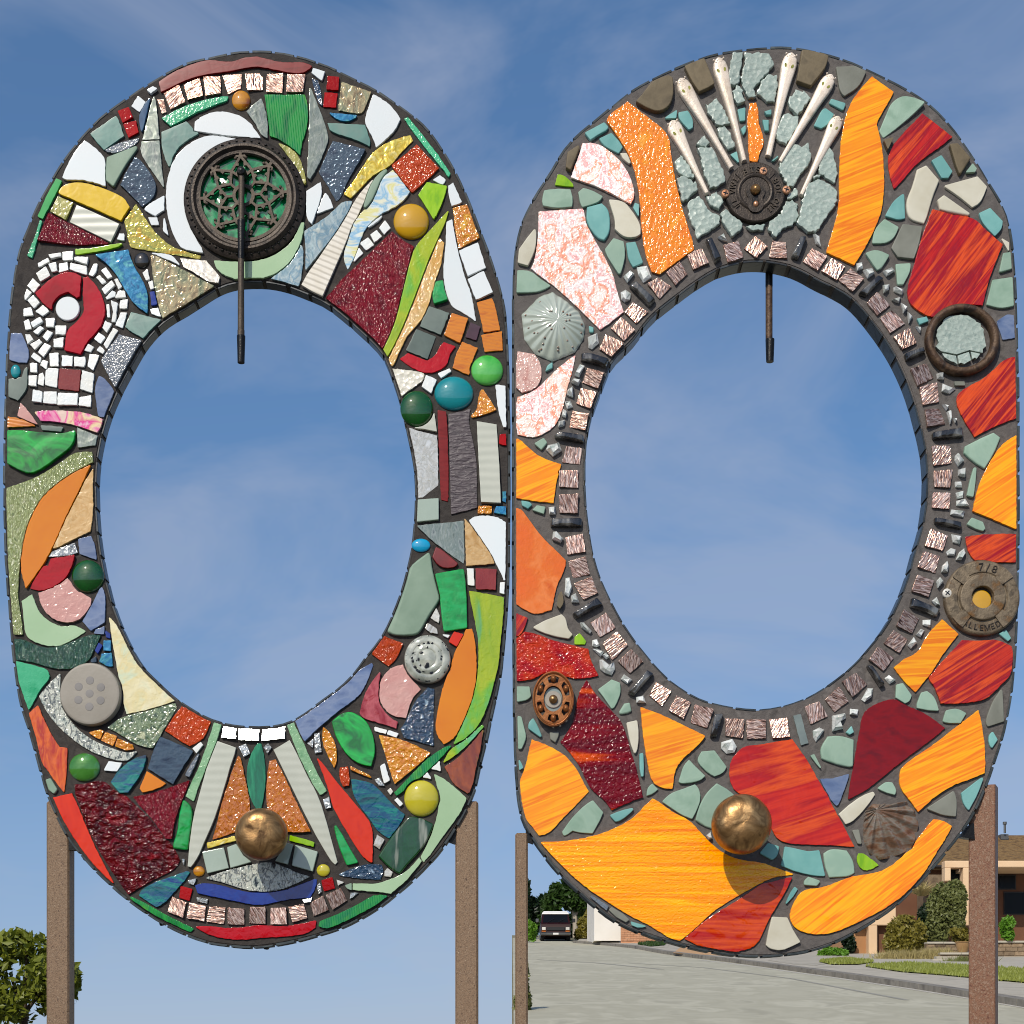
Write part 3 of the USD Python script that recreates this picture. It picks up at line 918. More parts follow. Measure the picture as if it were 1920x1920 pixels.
mat('pearl', ['#8f9c8e', '#c2cbbd', '#a9b7aa', '#d6ddd0', '#98a19a'], 55, (2.5, 1, .8), .5, rough=.14, b=(N, 60, .8), coat=.5, dist=2.0, metal=.45, k=0.5)
mat('olive_pearl', ['#69744e', '#a8a983', '#c7b78c', '#8a7350', '#b9bd97'], 38, (1.5, 1, .7), .6, rough=.1, b=(N, 143, 0.99), coat=1, crough=.08, dist=1.6, metal=.45, k=0.6)
mat('white_pearl', ['#bfb8a6', '#f2eee2', '#d8d2c2', '#fbf8ee'], 70, rough=.1, b=(N, 121, 0.66), coat=.8, dist=1.5, metal=.45)
mat('blue_pearl', ['#a3c0c6', '#cfe0de', '#8fb2c0', '#dde6dc'], 45, (1.4, 1, .8), -.5, rough=.1, b=(N, 77, 0.55), coat=.7, dist=1.8, metal=.45, k=0.6)
mat('yellow', ['#e6bf2e', '#efcb48'], 30, (4, 1, 1), .5, rough=.14, b=(N, 60, .3))
mat('green_bar', ['#3f9a57', '#55b56c'], 40, rough=.1)
mat('mint_green', ['#46ad7c', '#62c294', '#53b586'], 50, rough=.16, b=(N, 400, .3))
mat('brick_red', ['#8c3434', '#a84646', '#984040'], 35, (1, 1, 4), .2, rough=.3, b=(N, 60, .12), k=.55, spec=.25)
mat('copper', ['#4a3a34', '#a08074', '#ead0c0', '#75594f', '#cfa898', '#f4e2d8'], 150, (.35, 1, 2.2), 0, rough=.27, metal=.75, b=(N, 240, .9, (.35, 1, 2.6)), rot=True, var=.35, k=.95)
mat('green_ribbed', ['#1c6b35', '#3f9b4c', '#1f7f4a', '#5da84a'], 45, (1.2, 1, .5), .1, rough=.1, b=(W_, 130, .25), coat=.4)
mat('olive_streak', ['#77803f', '#b2ad62', '#949658'], 60, (4, 1, 1), .5, rough=.14, b=(N, 200, .4))
mat('navy_speck', ['#0e1c2e', '#2b465e', '#1a3048', '#8fa6b8'], 120, rough=.08, b=(N, 218, 1.65, (1, 1, 1.2), .7), coat=1, crough=.08)
mat('blue_swirl', ['#1d5c8e', '#4f9cc0', '#2f78a8', '#63b0b4', '#2c6aa0'], 55, rough=.09, b=(N, 88, 0.77), coat=.9, crough=.08, dist=1.5, metal=.45)
mat('gold_hammer', ['#c59c34', '#efdc7a', '#d9bb4e', '#f6ecaa'], 80, rough=.12, b=(N, 99, 1.21), coat=.9, crough=.09, metal=.45)
mat('burnt', ['#a93a1a', '#c8512c', '#b34522'], 60, rough=.12, b=(N, 218, 2.25, (1.5, 1, 0.9), .7), coat=.5, crough=.09, spec=0.15)
mat('swirl', ['#f3f6ea', '#efe9a0', '#eef6f2', '#9cc9e6', '#f4f2d8', '#c6e2ee'], 26, (1, 1, 2), .9, rough=.1, b=(N, 60, .5), coat=.4, dist=1.2)
mat('lime', ['#7fb62c', '#a5cf4e', '#8cc44a'], 32, (3, 1, 1), .5, rough=.12, b=(N, 60, .3))
mat('ribbed_grey', ['#bfc3b6', '#c9ccbf'], 30, rough=.3, b=(W_, 36, .13, (1, 1, 1), 1.57), var=.05)
mat('ribbed_white', ['#e6dfcf', '#f3eee2'], 60, rough=.2, b=(W_, 56, .7, (1, 1, 1), 1.18))
mat('red_spark', ['#5c0f18', '#8e1d28', '#6d131d'], 60, rough=.09, b=(N, 275, 3.00, (1.6, 1, 0.8), .7), crough=.12, k=0.65, spec=0.15, coat=0.45)
mat('leaf_yellow', ['#6f8a4e', '#c8b861', '#a9a95a', '#d0a24e'], 30, (1, 1, 2.5), .6, rough=.12, b=(N, 200, .7), coat=.6, dist=1.2, metal=.45)
mat('cobalt', ['#12207c', '#1c3a94', '#152c86'], 60, rough=.07, b=(N, 90, .3), coat=.4)
mat('question_red', ['#b2343c', '#cf424c', '#c03a44'], 22, rough=.12, b=(N, 80, .2), k=.62, spec=.3)
mat('mint', ['#aecba4', '#b8d3ae'], 24, rough=.12, b=(N, 70, .15), var=.05)
mat('spear', ['#73c7a8', '#7fbf52', '#b3c52e', '#9bb82f', '#4fae8c'], 16, (1.2, 1, .5), .25, rough=.12, b=(N, 160, .6), coat=.4)
mat('tan_spark', ['#d3a25a', '#dcb77a', '#c98f3c'], 50, (1, 1, .6), .4, rough=.1, b=(N, 260, .9), coat=.7)
mat('amber_spark', ['#c7690f', '#e39a35', '#d37d1c', '#f0b95e'], 70, rough=.1, b=(N, 230, 2.4), coat=1, crough=.08)
mat('green_glass', ['#07842f', '#0fa043', '#36b463'], 60, (1, 1, 2), .7, rough=.05, b=(N, 70, 1.0), coat=.8)
mat('slate_green', ['#50605a', '#66766e'], 50, rough=.3)
mat('orange_glass', ['#c96c10', '#e08a2c', '#d57a1a'], 60, (1, 1, 4), .2, rough=.12, b=(W_, 90, .1, (1, 1, 1), 1.4), coat=.4)
mat('maroon', ['#3e2228', '#50303a'], 50, rough=.08, coat=.5)
mat('red_square', ['#7c2a26', '#93403a', '#86322e'], 40, rough=.12, b=(N, 500, .15), coat=.4)
mat('periwinkle', ['#6a7a9c', '#8694b0', '#7586a8', '#5c6c90'], 32, (1, 1, 2), .5, rough=.12, b=(N, 50, .6))
mat('pink', ['#d9a49c', '#e4b8ae'], 40, rough=.14, b=(N, 150, .9), coat=.3)
mat('iris_pink', ['#ecd2c4', '#e85ca0', '#f0a7c0', '#f2e2b0', '#e6529c', '#f5d6de'], 30, rough=.1, b=(N, 90, .4), coat=.6, dist=1.5)
mat('agate', ['#02400c', '#0a9a2a', '#04621c', '#16b040', '#024a12'], 14, (1, 1, 1.6), .4, rough=.04, b=(N, 30, 1.0), coat=.8, dist=1.4, k=.9)
mat('green_spark', ['#6f7d48', '#b6be88', '#8e9a5c', '#dfe2bb'], 130, (1.8, 1, .7), -.5, rough=.1, b=(N, 330, 2.6, (1.8, 1, .7), -.5), coat=1, crough=.08)
mat('orange', ['#e2801a', '#ea8f2a'], 18, rough=.14, b=(N, 60, .12), var=.04)
mat('sand_pearl', ['#c39a62', '#dcbb8a', '#cfa974', '#e6cda2'], 46, rough=.14, b=(N, 110, .9), coat=.5, dist=1.5)
mat('bright_red', ['#c01a22', '#d8323a', '#c8242c'], 30, (1, 1, 3), .5, rough=.12, b=(N, 110, .5), coat=.2, k=.6, spec=.3)
mat('crackle', ['#d8d4c0', '#f3efe0', '#e6e2d0'], 60, rough=.12, b=('crack', 200, 1.2), coat=.6)
mat('slate', ['#3d353a', '#564c50', '#463e42'], 50, (1, 1, 3.5), .1, rough=.5, b=(N, 90, 1.6, (1, 1, 4), .1))
mat('celadon', ['#a4b4a6', '#b3c2b4'], 24, rough=.1, coat=.5, var=.04)
mat('frost_red', ['#6e1a1e', '#93292a'], 40, rough=.35)
mat('red_orange', ['#dc2a08', '#ee3a10', '#e2300c'], 40, (1, 1, .4), -.5, rough=.08, b=(N, 90, .3), coat=.3, k=.75, spec=.3)
mat('amber_brown', ['#5e1c0a', '#9c4a14', '#7a2c0c', '#8f7a22'], 26, (1.5, 1, .6), .5, rough=.08, b=(N, 60, .6), coat=.6)
mat('pink_red', ['#a03640', '#c46a6e', '#8e141e'], 45, (1.5, 1, .8), .6, rough=.12, b=(N, 120, .8), coat=.4)
mat('mirror', ['#b9bdba', '#e2e4df', '#8d9290'], 90, rough=.08, metal=.7, b=(N, 260, 1.6), var=.2)
mat('mirror_flat', ['#c9ccc8', '#e2e4df'], 90, rough=.16, metal=.85, b=(N, 200, .4))
mat('dark_green', ['#0a2a18', '#1d4c2e', '#113a22', '#54705a'], 80, (2, 1, .7), .5, rough=.08, b=(N, 280, 2.4, (2.2, 1, .7), .4), coat=1, crough=.08)
mat('cream_opal', ['#cfe0c0', '#f0e9c4', '#e9dcaa', '#d6e6cc'], 24, rough=.12, b=(N, 120, .7), coat=.5, dist=1.2)
mat('speckle_white', ['#1e2a30', '#a9b3ac', '#d6d9cc', '#39464c', '#e2e3d4', '#c9cfc2'], 110, (1.6, 1, .8), -.6, rough=.12, b=(N, 300, .8), coat=.5)
mat('moss_spark', ['#2c4630', '#8d9c78', '#4d6548', '#c9cda8'], 90, rough=.09, b=(N, 180, 2.25, (1.2, 1, 1), .7), coat=1, crough=.08)
mat('flame', ['#c8340c', '#e86a12', '#b82608', '#e0905c'], 30, (3, 1, .8), -.35, rough=.1, b=(N, 60, .5), coat=.4)
mat('teal_leaf', ['#0c3450', '#127072', '#0e4f7c', '#2a8f80', '#0a3a86'], 32, (.8, 1, 3), -.6, rough=.08, b=(N, 120, .7), coat=.5)
mat('pale_green', ['#7fae84', '#a3cba2', '#90bd93'], 60, rough=.16, b=(N, 420, .5))
mat('marble_green', ['#0e5a3c', '#3f9a70', '#136a48', '#2a8460'], 26, (3, 1, .6), .35, rough=.08, coat=.5)
mat('amber_grain', ['#a5560a', '#c97414', '#b8620c', '#d98a24'], 110, rough=.12, b=(N, 247, 1.80, (1, 1, 0.7), .7), coat=1, crough=.08)
mat('crimson_ripple', ['#2e0408', '#7c0c14', '#4c070d', '#941018'], 30, rough=.12, b=(N, 105, 6.5, (1, 1, 1.5), -.2), b2=(N, 260, .8), crough=.1, spec=0.15, coat=0.4, k=0.62)
mat('bottle', ['#0a3a14', '#0c4218', '#11491c', '#0a3a14', '#b9bcae'], 16, (2.6, 1, .4), .55, rough=.06, b=(N, 40, .8), coat=.8)
mat('cracked_pale', ['#a9c0b2', '#cfe0d4', '#bcd2c6', '#dfeae0'], 110, (1, 1, 1.4), .3, rough=.18, b=('crack', 150, 1.6), coat=.5, var=.06)
mat('black_silver', ['#07080a', '#9aa09c', '#15181a', '#c9ccc6', '#33383a'], 150, rough=.1, b=(N, 320, .9), coat=.7)
# right-hand mosaic
mat('brown_stone', ['#665c4a', '#7c705a', '#6e634f'], 60, rough=.6, b=(N, 700, .1), spec=.3)
mat('orange_spark', ['#ee7a1a', '#f6943a', '#f08322', '#f8ae62'], 60, (1, 1, .5), .5, rough=.14, b=(N, 300, 1.5, (1, 1, .7), .5), coat=.8, crough=.12, spec=.3, k=1.05)
mat('turq', ['#6cb2ae', '#86c6c0'], 40, rough=.5, b=(N, 900, .06), sat=.95, spec=.3, k=0.72)
mat('cream_sea', ['#d2ccb4', '#e0dcc8'], 40, rough=.55, b=(N, 900, .06), sat=.95, spec=.3)
mat('pink_white', ['#f6c8b2', '#fff4ec', '#f8a486', '#fff8f4', '#f4b4b0', '#fffaf4'], 62, (1, 1, .7), .5, rough=.12, b=(N, 300, 1.3), coat=.8, crough=.12, k=1.05)
mat('mint_sea', ['#8fb59c', '#a6c8b0', '#99bea8'], 36, rough=.55, b=(N, 900, .06), sat=.9, spec=.3, k=0.68)
mat('bright_sea', ['#6fae52', '#8cc46c'], 40, rough=.4)
mat('crystal', ['#d3dcd4', '#f2f4f0', '#bcc8c0'], 120, rough=.14, coat=.6, b=(N, 200, .6), var=.2)
mat('bead', ['#0d0d0c', '#2c2a28', '#8b8a84'], 60, (1, 1, .5), rough=.07, b=(N, 120, .9), coat=1.0, metal=.3)
mat('pink_grain', ['#d9a89a', '#e8c6ba', '#c99488'], 90, rough=.12, b=(N, 330, .9), coat=.7)
mat('flame_glass', ['#e06a08', '#f29a18', '#ec860e', '#f8ae28', '#e4720a', '#f39c14', '#ee8c10'], 15, (.22, 1, 5.5), .9, rough=.1, b=(N, 50, .5), coat=.25, spec=.35, dist=.12, det=7, k=1.0, rot=.35)
mat('flame_wide', ['#e87408', '#f6a414', '#f08c0e', '#fab422', '#ec7e0a', '#f7a412', '#f19410'], 13, (.2, 1, 7), .10, rough=.1, b=(N, 230, .8, (1, 1, 2), .08), coat=.35, spec=.35, dist=.1, det=7, k=1.0)
mat('shatter', ['#94aaa0', '#bccdc0', '#a9beb2', '#ccd8cc'], 160, (1, 1, 1.2), .3, rough=.3, b=('crack', 190, .8), b2=(N, 70, .6), coat=.15, var=.1, sat=.9, k=0.72)
mat('grey_sea', ['#7c7e74', '#8e9086'], 40, rough=.55, b=(N, 900, .06), spec=.3)
mat('red_flame', ['#8a0e1c', '#cc2c1a', '#9c1620', '#e8581e', '#8e1220', '#d03a1a', '#a61a1e'], 14, (.25, 1, 4.5), .2, rough=.08, b=(N, 110, .7), coat=.4, spec=.35, k=.85, dist=.25, det=7, rot=.6)
mat('salmon', ['#c9663a', '#e08a5c', '#d87648', '#dd6c34'], 24, rough=.14, b=(N, 160, .5), coat=.2, k=1.0)
mat('rough_red', ['#8e1c28', '#c03a38', '#d85a48', '#a02830'], 34, rough=.1, b=(N, 247, 1.95, (1, 1, 1.6), .7), coat=.5, crough=.08, spec=0.15)
mat('dark_flame', ['#540e1a', '#7c1c26', '#64121e', '#8c2028', '#ee5a14', '#701622', '#86262a'], 9, (.25, 1, 2.6), -.75, rough=.1, b=(N, 220, 2.2), crough=.1, dist=.25, k=.8, spec=0.15, coat=0.4)
mat('crimson', ['#6e0408', '#8c0a0c', '#7a0608'], 40, (1, 1, 2), .6, rough=.07, b=(N, 60, .3), coat=.25, k=.85, spec=.3)
mat('red_lava', ['#a80602', '#d8300c', '#b80c04', '#e65414', '#b00602', '#d02408'], 12, (.3, 1, 3.6), -.7, rough=.08, b=(N, 60, .8), coat=.3, k=.85, spec=.35, dist=.25, det=7, rot=.4)
mat('grey_glass', ['#7f8a86', '#95a09a'], 40, rough=.15, coat=.4)
# cabochons
mat('gem_amber', ['#8e4a10', '#d99a3c', '#a8601c'], 60, rough=.05, coat=1.0)
mat('gem_yellow', ['#d8a41e', '#e6b43a'], 20, rough=.06, coat=1.0)
mat('gem_lemon', ['#cfc44a', '#dfd56a'], 30, rough=.06, coat=1.0)
mat('gem_black', ['#0c0b0a', '#2c2820'], 60, rough=.04, coat=1.0)
mat('gem_teal', ['#04858c', '#0a9ba4'], 30, rough=.04, coat=1.0)
mat('gem_green', ['#02380a', '#065414'], 30, rough=.04, coat=1.0)
mat('gem_lightgreen', ['#4cb04c', '#7cd074'], 40, rough=.06, coat=1.0)
mat('gem_cyan', ['#2a9cc8', '#56bade'], 40, rough=.05, coat=1.0)
mat('gem_iris', ['#3d7a2c', '#5a9848', '#7ab49a'], 30, rough=.06, coat=1.0, metal=.2)
mat('stone_disc', ['#9c968a', '#a9a398'], 40, rough=.55, b=(N, 500, .15))
mat('stone_dot', ['#868380', '#8e8b88'], 40, rough=.6)
mat('dot_glass', ['#7d827a', '#b4b8ac', '#d6d8cc'], 60, rough=.06, coat=1.0, b=(N, 90, .8))
mat('ink', ['#0a0a0c', '#14161a'], 40, rough=.15)
# metals, grout
mat('grout', ['#504c49', '#66615d', '#5a5552', '#706b67'], 70, rough=.92, b=(N, 900, .35), b2=(N, 160, .8), var=.0, k=.85, det=8, sat=1.0)
mat('dark_grout', ['#3c3734', '#544e49', '#46403c', '#5e5750'], 70, rough=.92, b=(N, 900, .35), b2=(N, 160, .8), var=.0, k=.48, det=8, sat=1.0)
mat('edge_tile', ['#4d565a', '#6c767a', '#596266', '#7d888a'], 40, rough=.5, b=(N, 80, .3), var=.3, k=.34, spec=.2)
mat('inner_tile', ['#23282b', '#3c4448', '#2c3236'], 40, rough=.35, b=(N, 80, .3), var=.4, k=.6)
mat('iron', ['#2a2622', '#473f38', '#352f2a'], 80, rough=.48, metal=.55, b=(N, 500, .35))
mat('iron_light', ['#48413a', '#5e554b', '#50473f'], 70, rough=.6, metal=.5, b=(N, 500, .3))
mat('black_iron', ['#0c0b0b', '#1c1a18'], 60, rough=.4, metal=.4, b=(N, 400, .3))
mat('brass', ['#6a4c2c', '#b08650', '#8a673c', '#c49a62'], 40, rough=.36, metal=.8, b=(N, 45, .6), b2=(N, 400, .15), dist=1.0, sat=.95, k=.85)
mat('copper_screw', ['#c98f6c', '#e6bb9c'], 60, rough=.35, metal=.7)
mat('white_screw', ['#e4e0d4', '#f0ede4'], 60, rough=.35)
mat('rust', ['#2c221c', '#4e3a2c', '#64503e', '#3c2c22'], 90, rough=.6, metal=.3, b=(N, 400, .5))
mat('post_steel', ['#33241c', '#7c6450', '#9c846c', '#54402f', '#bca68e'], 700, (1, 1, .9), rough=.6, metal=.1, b=(N, 700, .3), b2=(N, 30, .5), dist=1.2, k=.8)
mat('post_rust', ['#5a3a2c', '#7a5442', '#8e6c56', '#64422f', '#a08672', '#6c4836'], 420, (1, 1, .8), rough=.55, metal=.1, b=(N, 700, .25), b2=(N, 40, .25), dist=.4)
mat('silver', ['#d8c8b4', '#efe2d2', '#e4d6c4'], 60, rough=.42, metal=.15, b=(N, 500, .25), k=.95)
mat('shell_pale', ['#a9b3a8', '#c0c8bd'], 40, rough=.12, coat=.7)
mat('shell_brown', ['#6e4a34', '#8a6a54', '#8c8478', '#7a5a44', '#64503f'], 45, (1, 1, 2.5), .7, rough=.3, b=(N, 300, .5), coat=.4, k=.75, sat=1.0)
mat('old_bronze', ['#5e5446', '#8a7c68', '#6e6252', '#7a5c3c'], 60, rough=.6, metal=.3, b=(N, 300, .6))
mat('wheel_metal', ['#7c4a30', '#b07a56', '#8e5c40'], 60, rough=.4, metal=.6, b=(N, 300, .3))
mat('green_pane', ['#0b5c30', '#3e9a66', '#1a7a44', '#66b08a'], 60, rough=.07, b=(V_, 70, 2.0), coat=.8)

# code: part name, surface, form
KIND = {
 'W': ('white_tile', 'white', 't'), 'w': ('white_tessera', 'tessera', 't'), 'TE': ('teal_tile', 'teal_frost', 't'), 'SG': ('grey_glass_tile', 'grey_speck', 't'),
 'PG': ('sea_glass', 'sea', 's'), 'RB': ('red_tile', 'red', 't'), 'BN': ('blue_tile', 'blue_streak', 't'), 'AG': ('pearl_tile', 'pearl', 't'),
 'NV': ('navy_tile', 'navy_pearl', 't'), 'YE': ('yellow_tile', 'yellow', 't'), 'GM': ('green_bar', 'green_bar', 't'), 'RM': ('brick_red_tile', 'brick_red', 't'),
 'CO': ('copper_tile', 'copper', 'm'), 'GL': ('mint_green_tile', 'mint_green', 't'), 'GR': ('green_tile', 'green_ribbed', 't'), 'KO': ('olive_tile', 'olive_streak', 't'),
 'NS': ('speckled_navy_tile', 'navy_speck', 't'), 'AO': ('olive_pearl_tile', 'olive_pearl', 't'), 'BL': ('blue_tile', 'blue_swirl', 't'), 'YG': ('gold_tile', 'gold_hammer', 't'),
 'OB': ('burnt_orange_tile', 'burnt', 't'), 'MW': ('swirled_tile', 'swirl', 't'), 'LI': ('lime_tile', 'lime', 't'), 'RG': ('ribbed_tile', 'ribbed_grey', 'r'),
 'RD': ('sparkling_red_tile', 'red_spark', 't'), 'AY': ('yellow_pearl_tile', 'leaf_yellow', 't'), 'BD': ('cobalt_tile', 'cobalt', 't'), 'QR': ('question_mark_tile', 'question_red', 't'),
 'AW': ('white_pearl_tile', 'white_pearl', 'm'), 'PM': ('mint_tile', 'mint', 't'), 'AB': ('blue_pearl_tile', 'blue_pearl', 't'), 'RW': ('ribbed_cone', 'ribbed_white', 'r'),
 'LY': ('yellow_green_tile', 'spear', 't'), 'TS': ('tan_tile', 'tan_spark', 't'), 'OS': ('amber_tile', 'amber_spark', 't'), 'GC': ('green_glass_tile', 'green_glass', 's'),
 'SE': ('slate_green_tile', 'slate_green', 't'), 'OT': ('orange_glass_tile', 'orange_glass', 't'), 'BR': ('maroon_tile', 'maroon', 't'), 'RS': ('red_square_tile', 'red_square', 't'),
 'BS': ('periwinkle_tile', 'periwinkle', 't'), 'PI': ('pink_tile', 'pink', 't'), 'IR': ('iridescent_tile', 'iris_pink', 't'), 'GA': ('agate_slice', 'agate', 's'),
 'KG': ('sparkling_green_tile', 'green_spark', 't'), 'OR': ('orange_tile', 'orange', 't'), 'TN': ('sand_tile', 'sand_pearl', 't'), 'RR': ('bright_red_tile', 'bright_red', 't'),
 'AC': ('crackle_tile', 'crackle', 't'), 'BK': ('slate_piece', 'slate', 't'), 'CE': ('celadon_tile', 'celadon', 'b'), 'RF': ('frosted_red_glass', 'frost_red', 'p'),
 'RO': ('red_orange_tile', 'red_orange', 't'), 'AM': ('amber_brown_tile', 'amber_brown', 't'), 'RP': ('streaked_red_tile', 'pink_red', 't'), 'PK': ('pink_tile', 'pink', 't'),
 'MX': ('mirror_tile', 'mirror_flat', 'm'), 'MR': ('mirror_tile', 'mirror', 'm'), 'DG': ('dark_green_tile', 'dark_green', 't'), 'PA': ('cream_tile', 'cream_opal', 't'), 'SP': ('speckled_tile', 'speckle_white', 't'),
 'GT': ('moss_tile', 'moss_spark', 't'), 'FL': ('flame_tile', 'flame', 't'), 'BT': ('teal_blue_tile', 'teal_leaf', 't'), 'GS': ('pale_green_tile', 'pale_green', 't'),
 'GD': ('marbled_green_tile', 'marble_green', 't'), 'AX': ('amber_grain_tile', 'amber_grain', 't'), 'RX': ('rippled_crimson_tile', 'crimson_ripple', 't'), 'GB': ('bottle_glass', 'bottle', 's'),
 'SB': ('brown_stone', 'brown_stone', 'q'), 'OK': ('sparkling_orange_tile', 'orange_spark', 't'), 'TQ': ('turquoise_glass', 'turq', 'p'), 'SC': ('cream_glass', 'cream_sea', 'p'),
 'PS': ('pink_white_tile', 'pink_white', 't'), 'SM': ('mint_glass', 'mint_sea', 'p'), 'KR': ('crystal_chip', 'crystal', 'k'), 'BB': ('dark_bead', 'bead', 'd'),
 'PQ': ('pink_grain_tile', 'pink_grain', 't'), 'OF': ('flame_tile', 'flame_glass', 't'), 'OY': ('flame_tile', 'flame_wide', 't'), 'SH': ('cracked_glass', 'shatter', 'j'),
 'SK': ('grey_glass', 'grey_sea', 'p'), 'FR': ('red_flame_tile', 'red_flame', 't'), 'OP': ('salmon_tile', 'salmon', 't'), 'RK': ('rough_red_tile', 'rough_red', 't'),
 'RL': ('lava_red_tile', 'red_lava', 't'), 'FD': ('dark_flame_tile', 'dark_flame', 't'), 'GY': ('grey_bar', 'grey_glass', 't'), 'CR': ('crimson_tile', 'crimson', 't')}
GEM = {'AMD': 'gem_amber', 'YED': 'gem_yellow', 'PYD': 'gem_lemon', 'BKD': 'gem_black', 'TLD': 'gem_teal', 'GDD': 'gem_green', 'GLD': 'gem_lightgreen', 'CYD': 'gem_cyan', 'GID': 'gem_iris'}
GROUT = -4.5

def read(data):
    x0 = y0 = 0.0; k = 5 / 3
    for l in data.strip().splitlines():
        t = l.split()
        if t[0][0] == '@':
            x0, y0 = float(t[0][1:]), float(t[1]); k = float(t[2]) if len(t) > 2 else 5 / 3
        elif t[0][0] == '*':
            cx, cy = map(float, t[1].split(','))
            yield t[0][1:], None, (x0 + cx * k, y0 + cy * k, float(t[2]) * k, float(t[3]) * k)
        else:
            yield t[0], [(x0 + float(a) * k, y0 + float(b) * k) for a, b in (p.split(',') for p in t[1:])], None

def along(P, length, gap, start=0.0):
    """cut a closed outline into lengths: (distance from, distance to)"""
    L = P.exterior.length; n = int(round(L / length)); st = L / n
    for i in range(n): yield (i * st + gap / 2 + start) % L, st - gap

def edge_tiles(P, parent, name, inward, length, thick, h0, h1, rng, seed):
    ex = LineString(P.exterior.coords); L = ex.length
    for a, ln in along(P, length, 5.0):
        ln2 = ln * (.9 + .1 * rng.random())
        pts = [np.array(ex.interpolate((a + ln2 * t) % L).coords[0]) for t in (0, .5, 1)]
        d = pts[2] - pts[0]; d /= np.linalg.norm(d); nrm = np.array([d[1], -d[0]])
        if P.contains(Point(*(pts[1] + nrm * 4))) != inward: nrm = -nrm
        tk = thick * (.85 + .3 * rng.random()); t2 = thick * (.85 + .3 * rng.random())
        q = [pts[0] - nrm * 1.5, pts[1] - nrm * 1.0, pts[2] - nrm * 1.5, pts[2] + nrm * t2, pts[1] + nrm * (tk + t2) * .51, pts[0] + nrm * tk]
        pg = Polygon(q).buffer(0)
        if pg.is_empty or pg.geom_type != 'Polygon' or pg.area < 20: continue
        c = ring_of(pg); n = len(c); hh = h1 + (rng.random() - .5) * 2.0
        rings = [np.c_[inset(c, .8), np.full(n, h0)], np.c_[c, np.full(n, h0 + 2)], np.c_[c, np.full(n, hh - 1)], np.c_[inset(c, .9), np.full(n, hh)]]
        obj(name, dmesh(*stack(rings)), 'inner_tile' if inward else 'edge_tile', parent)

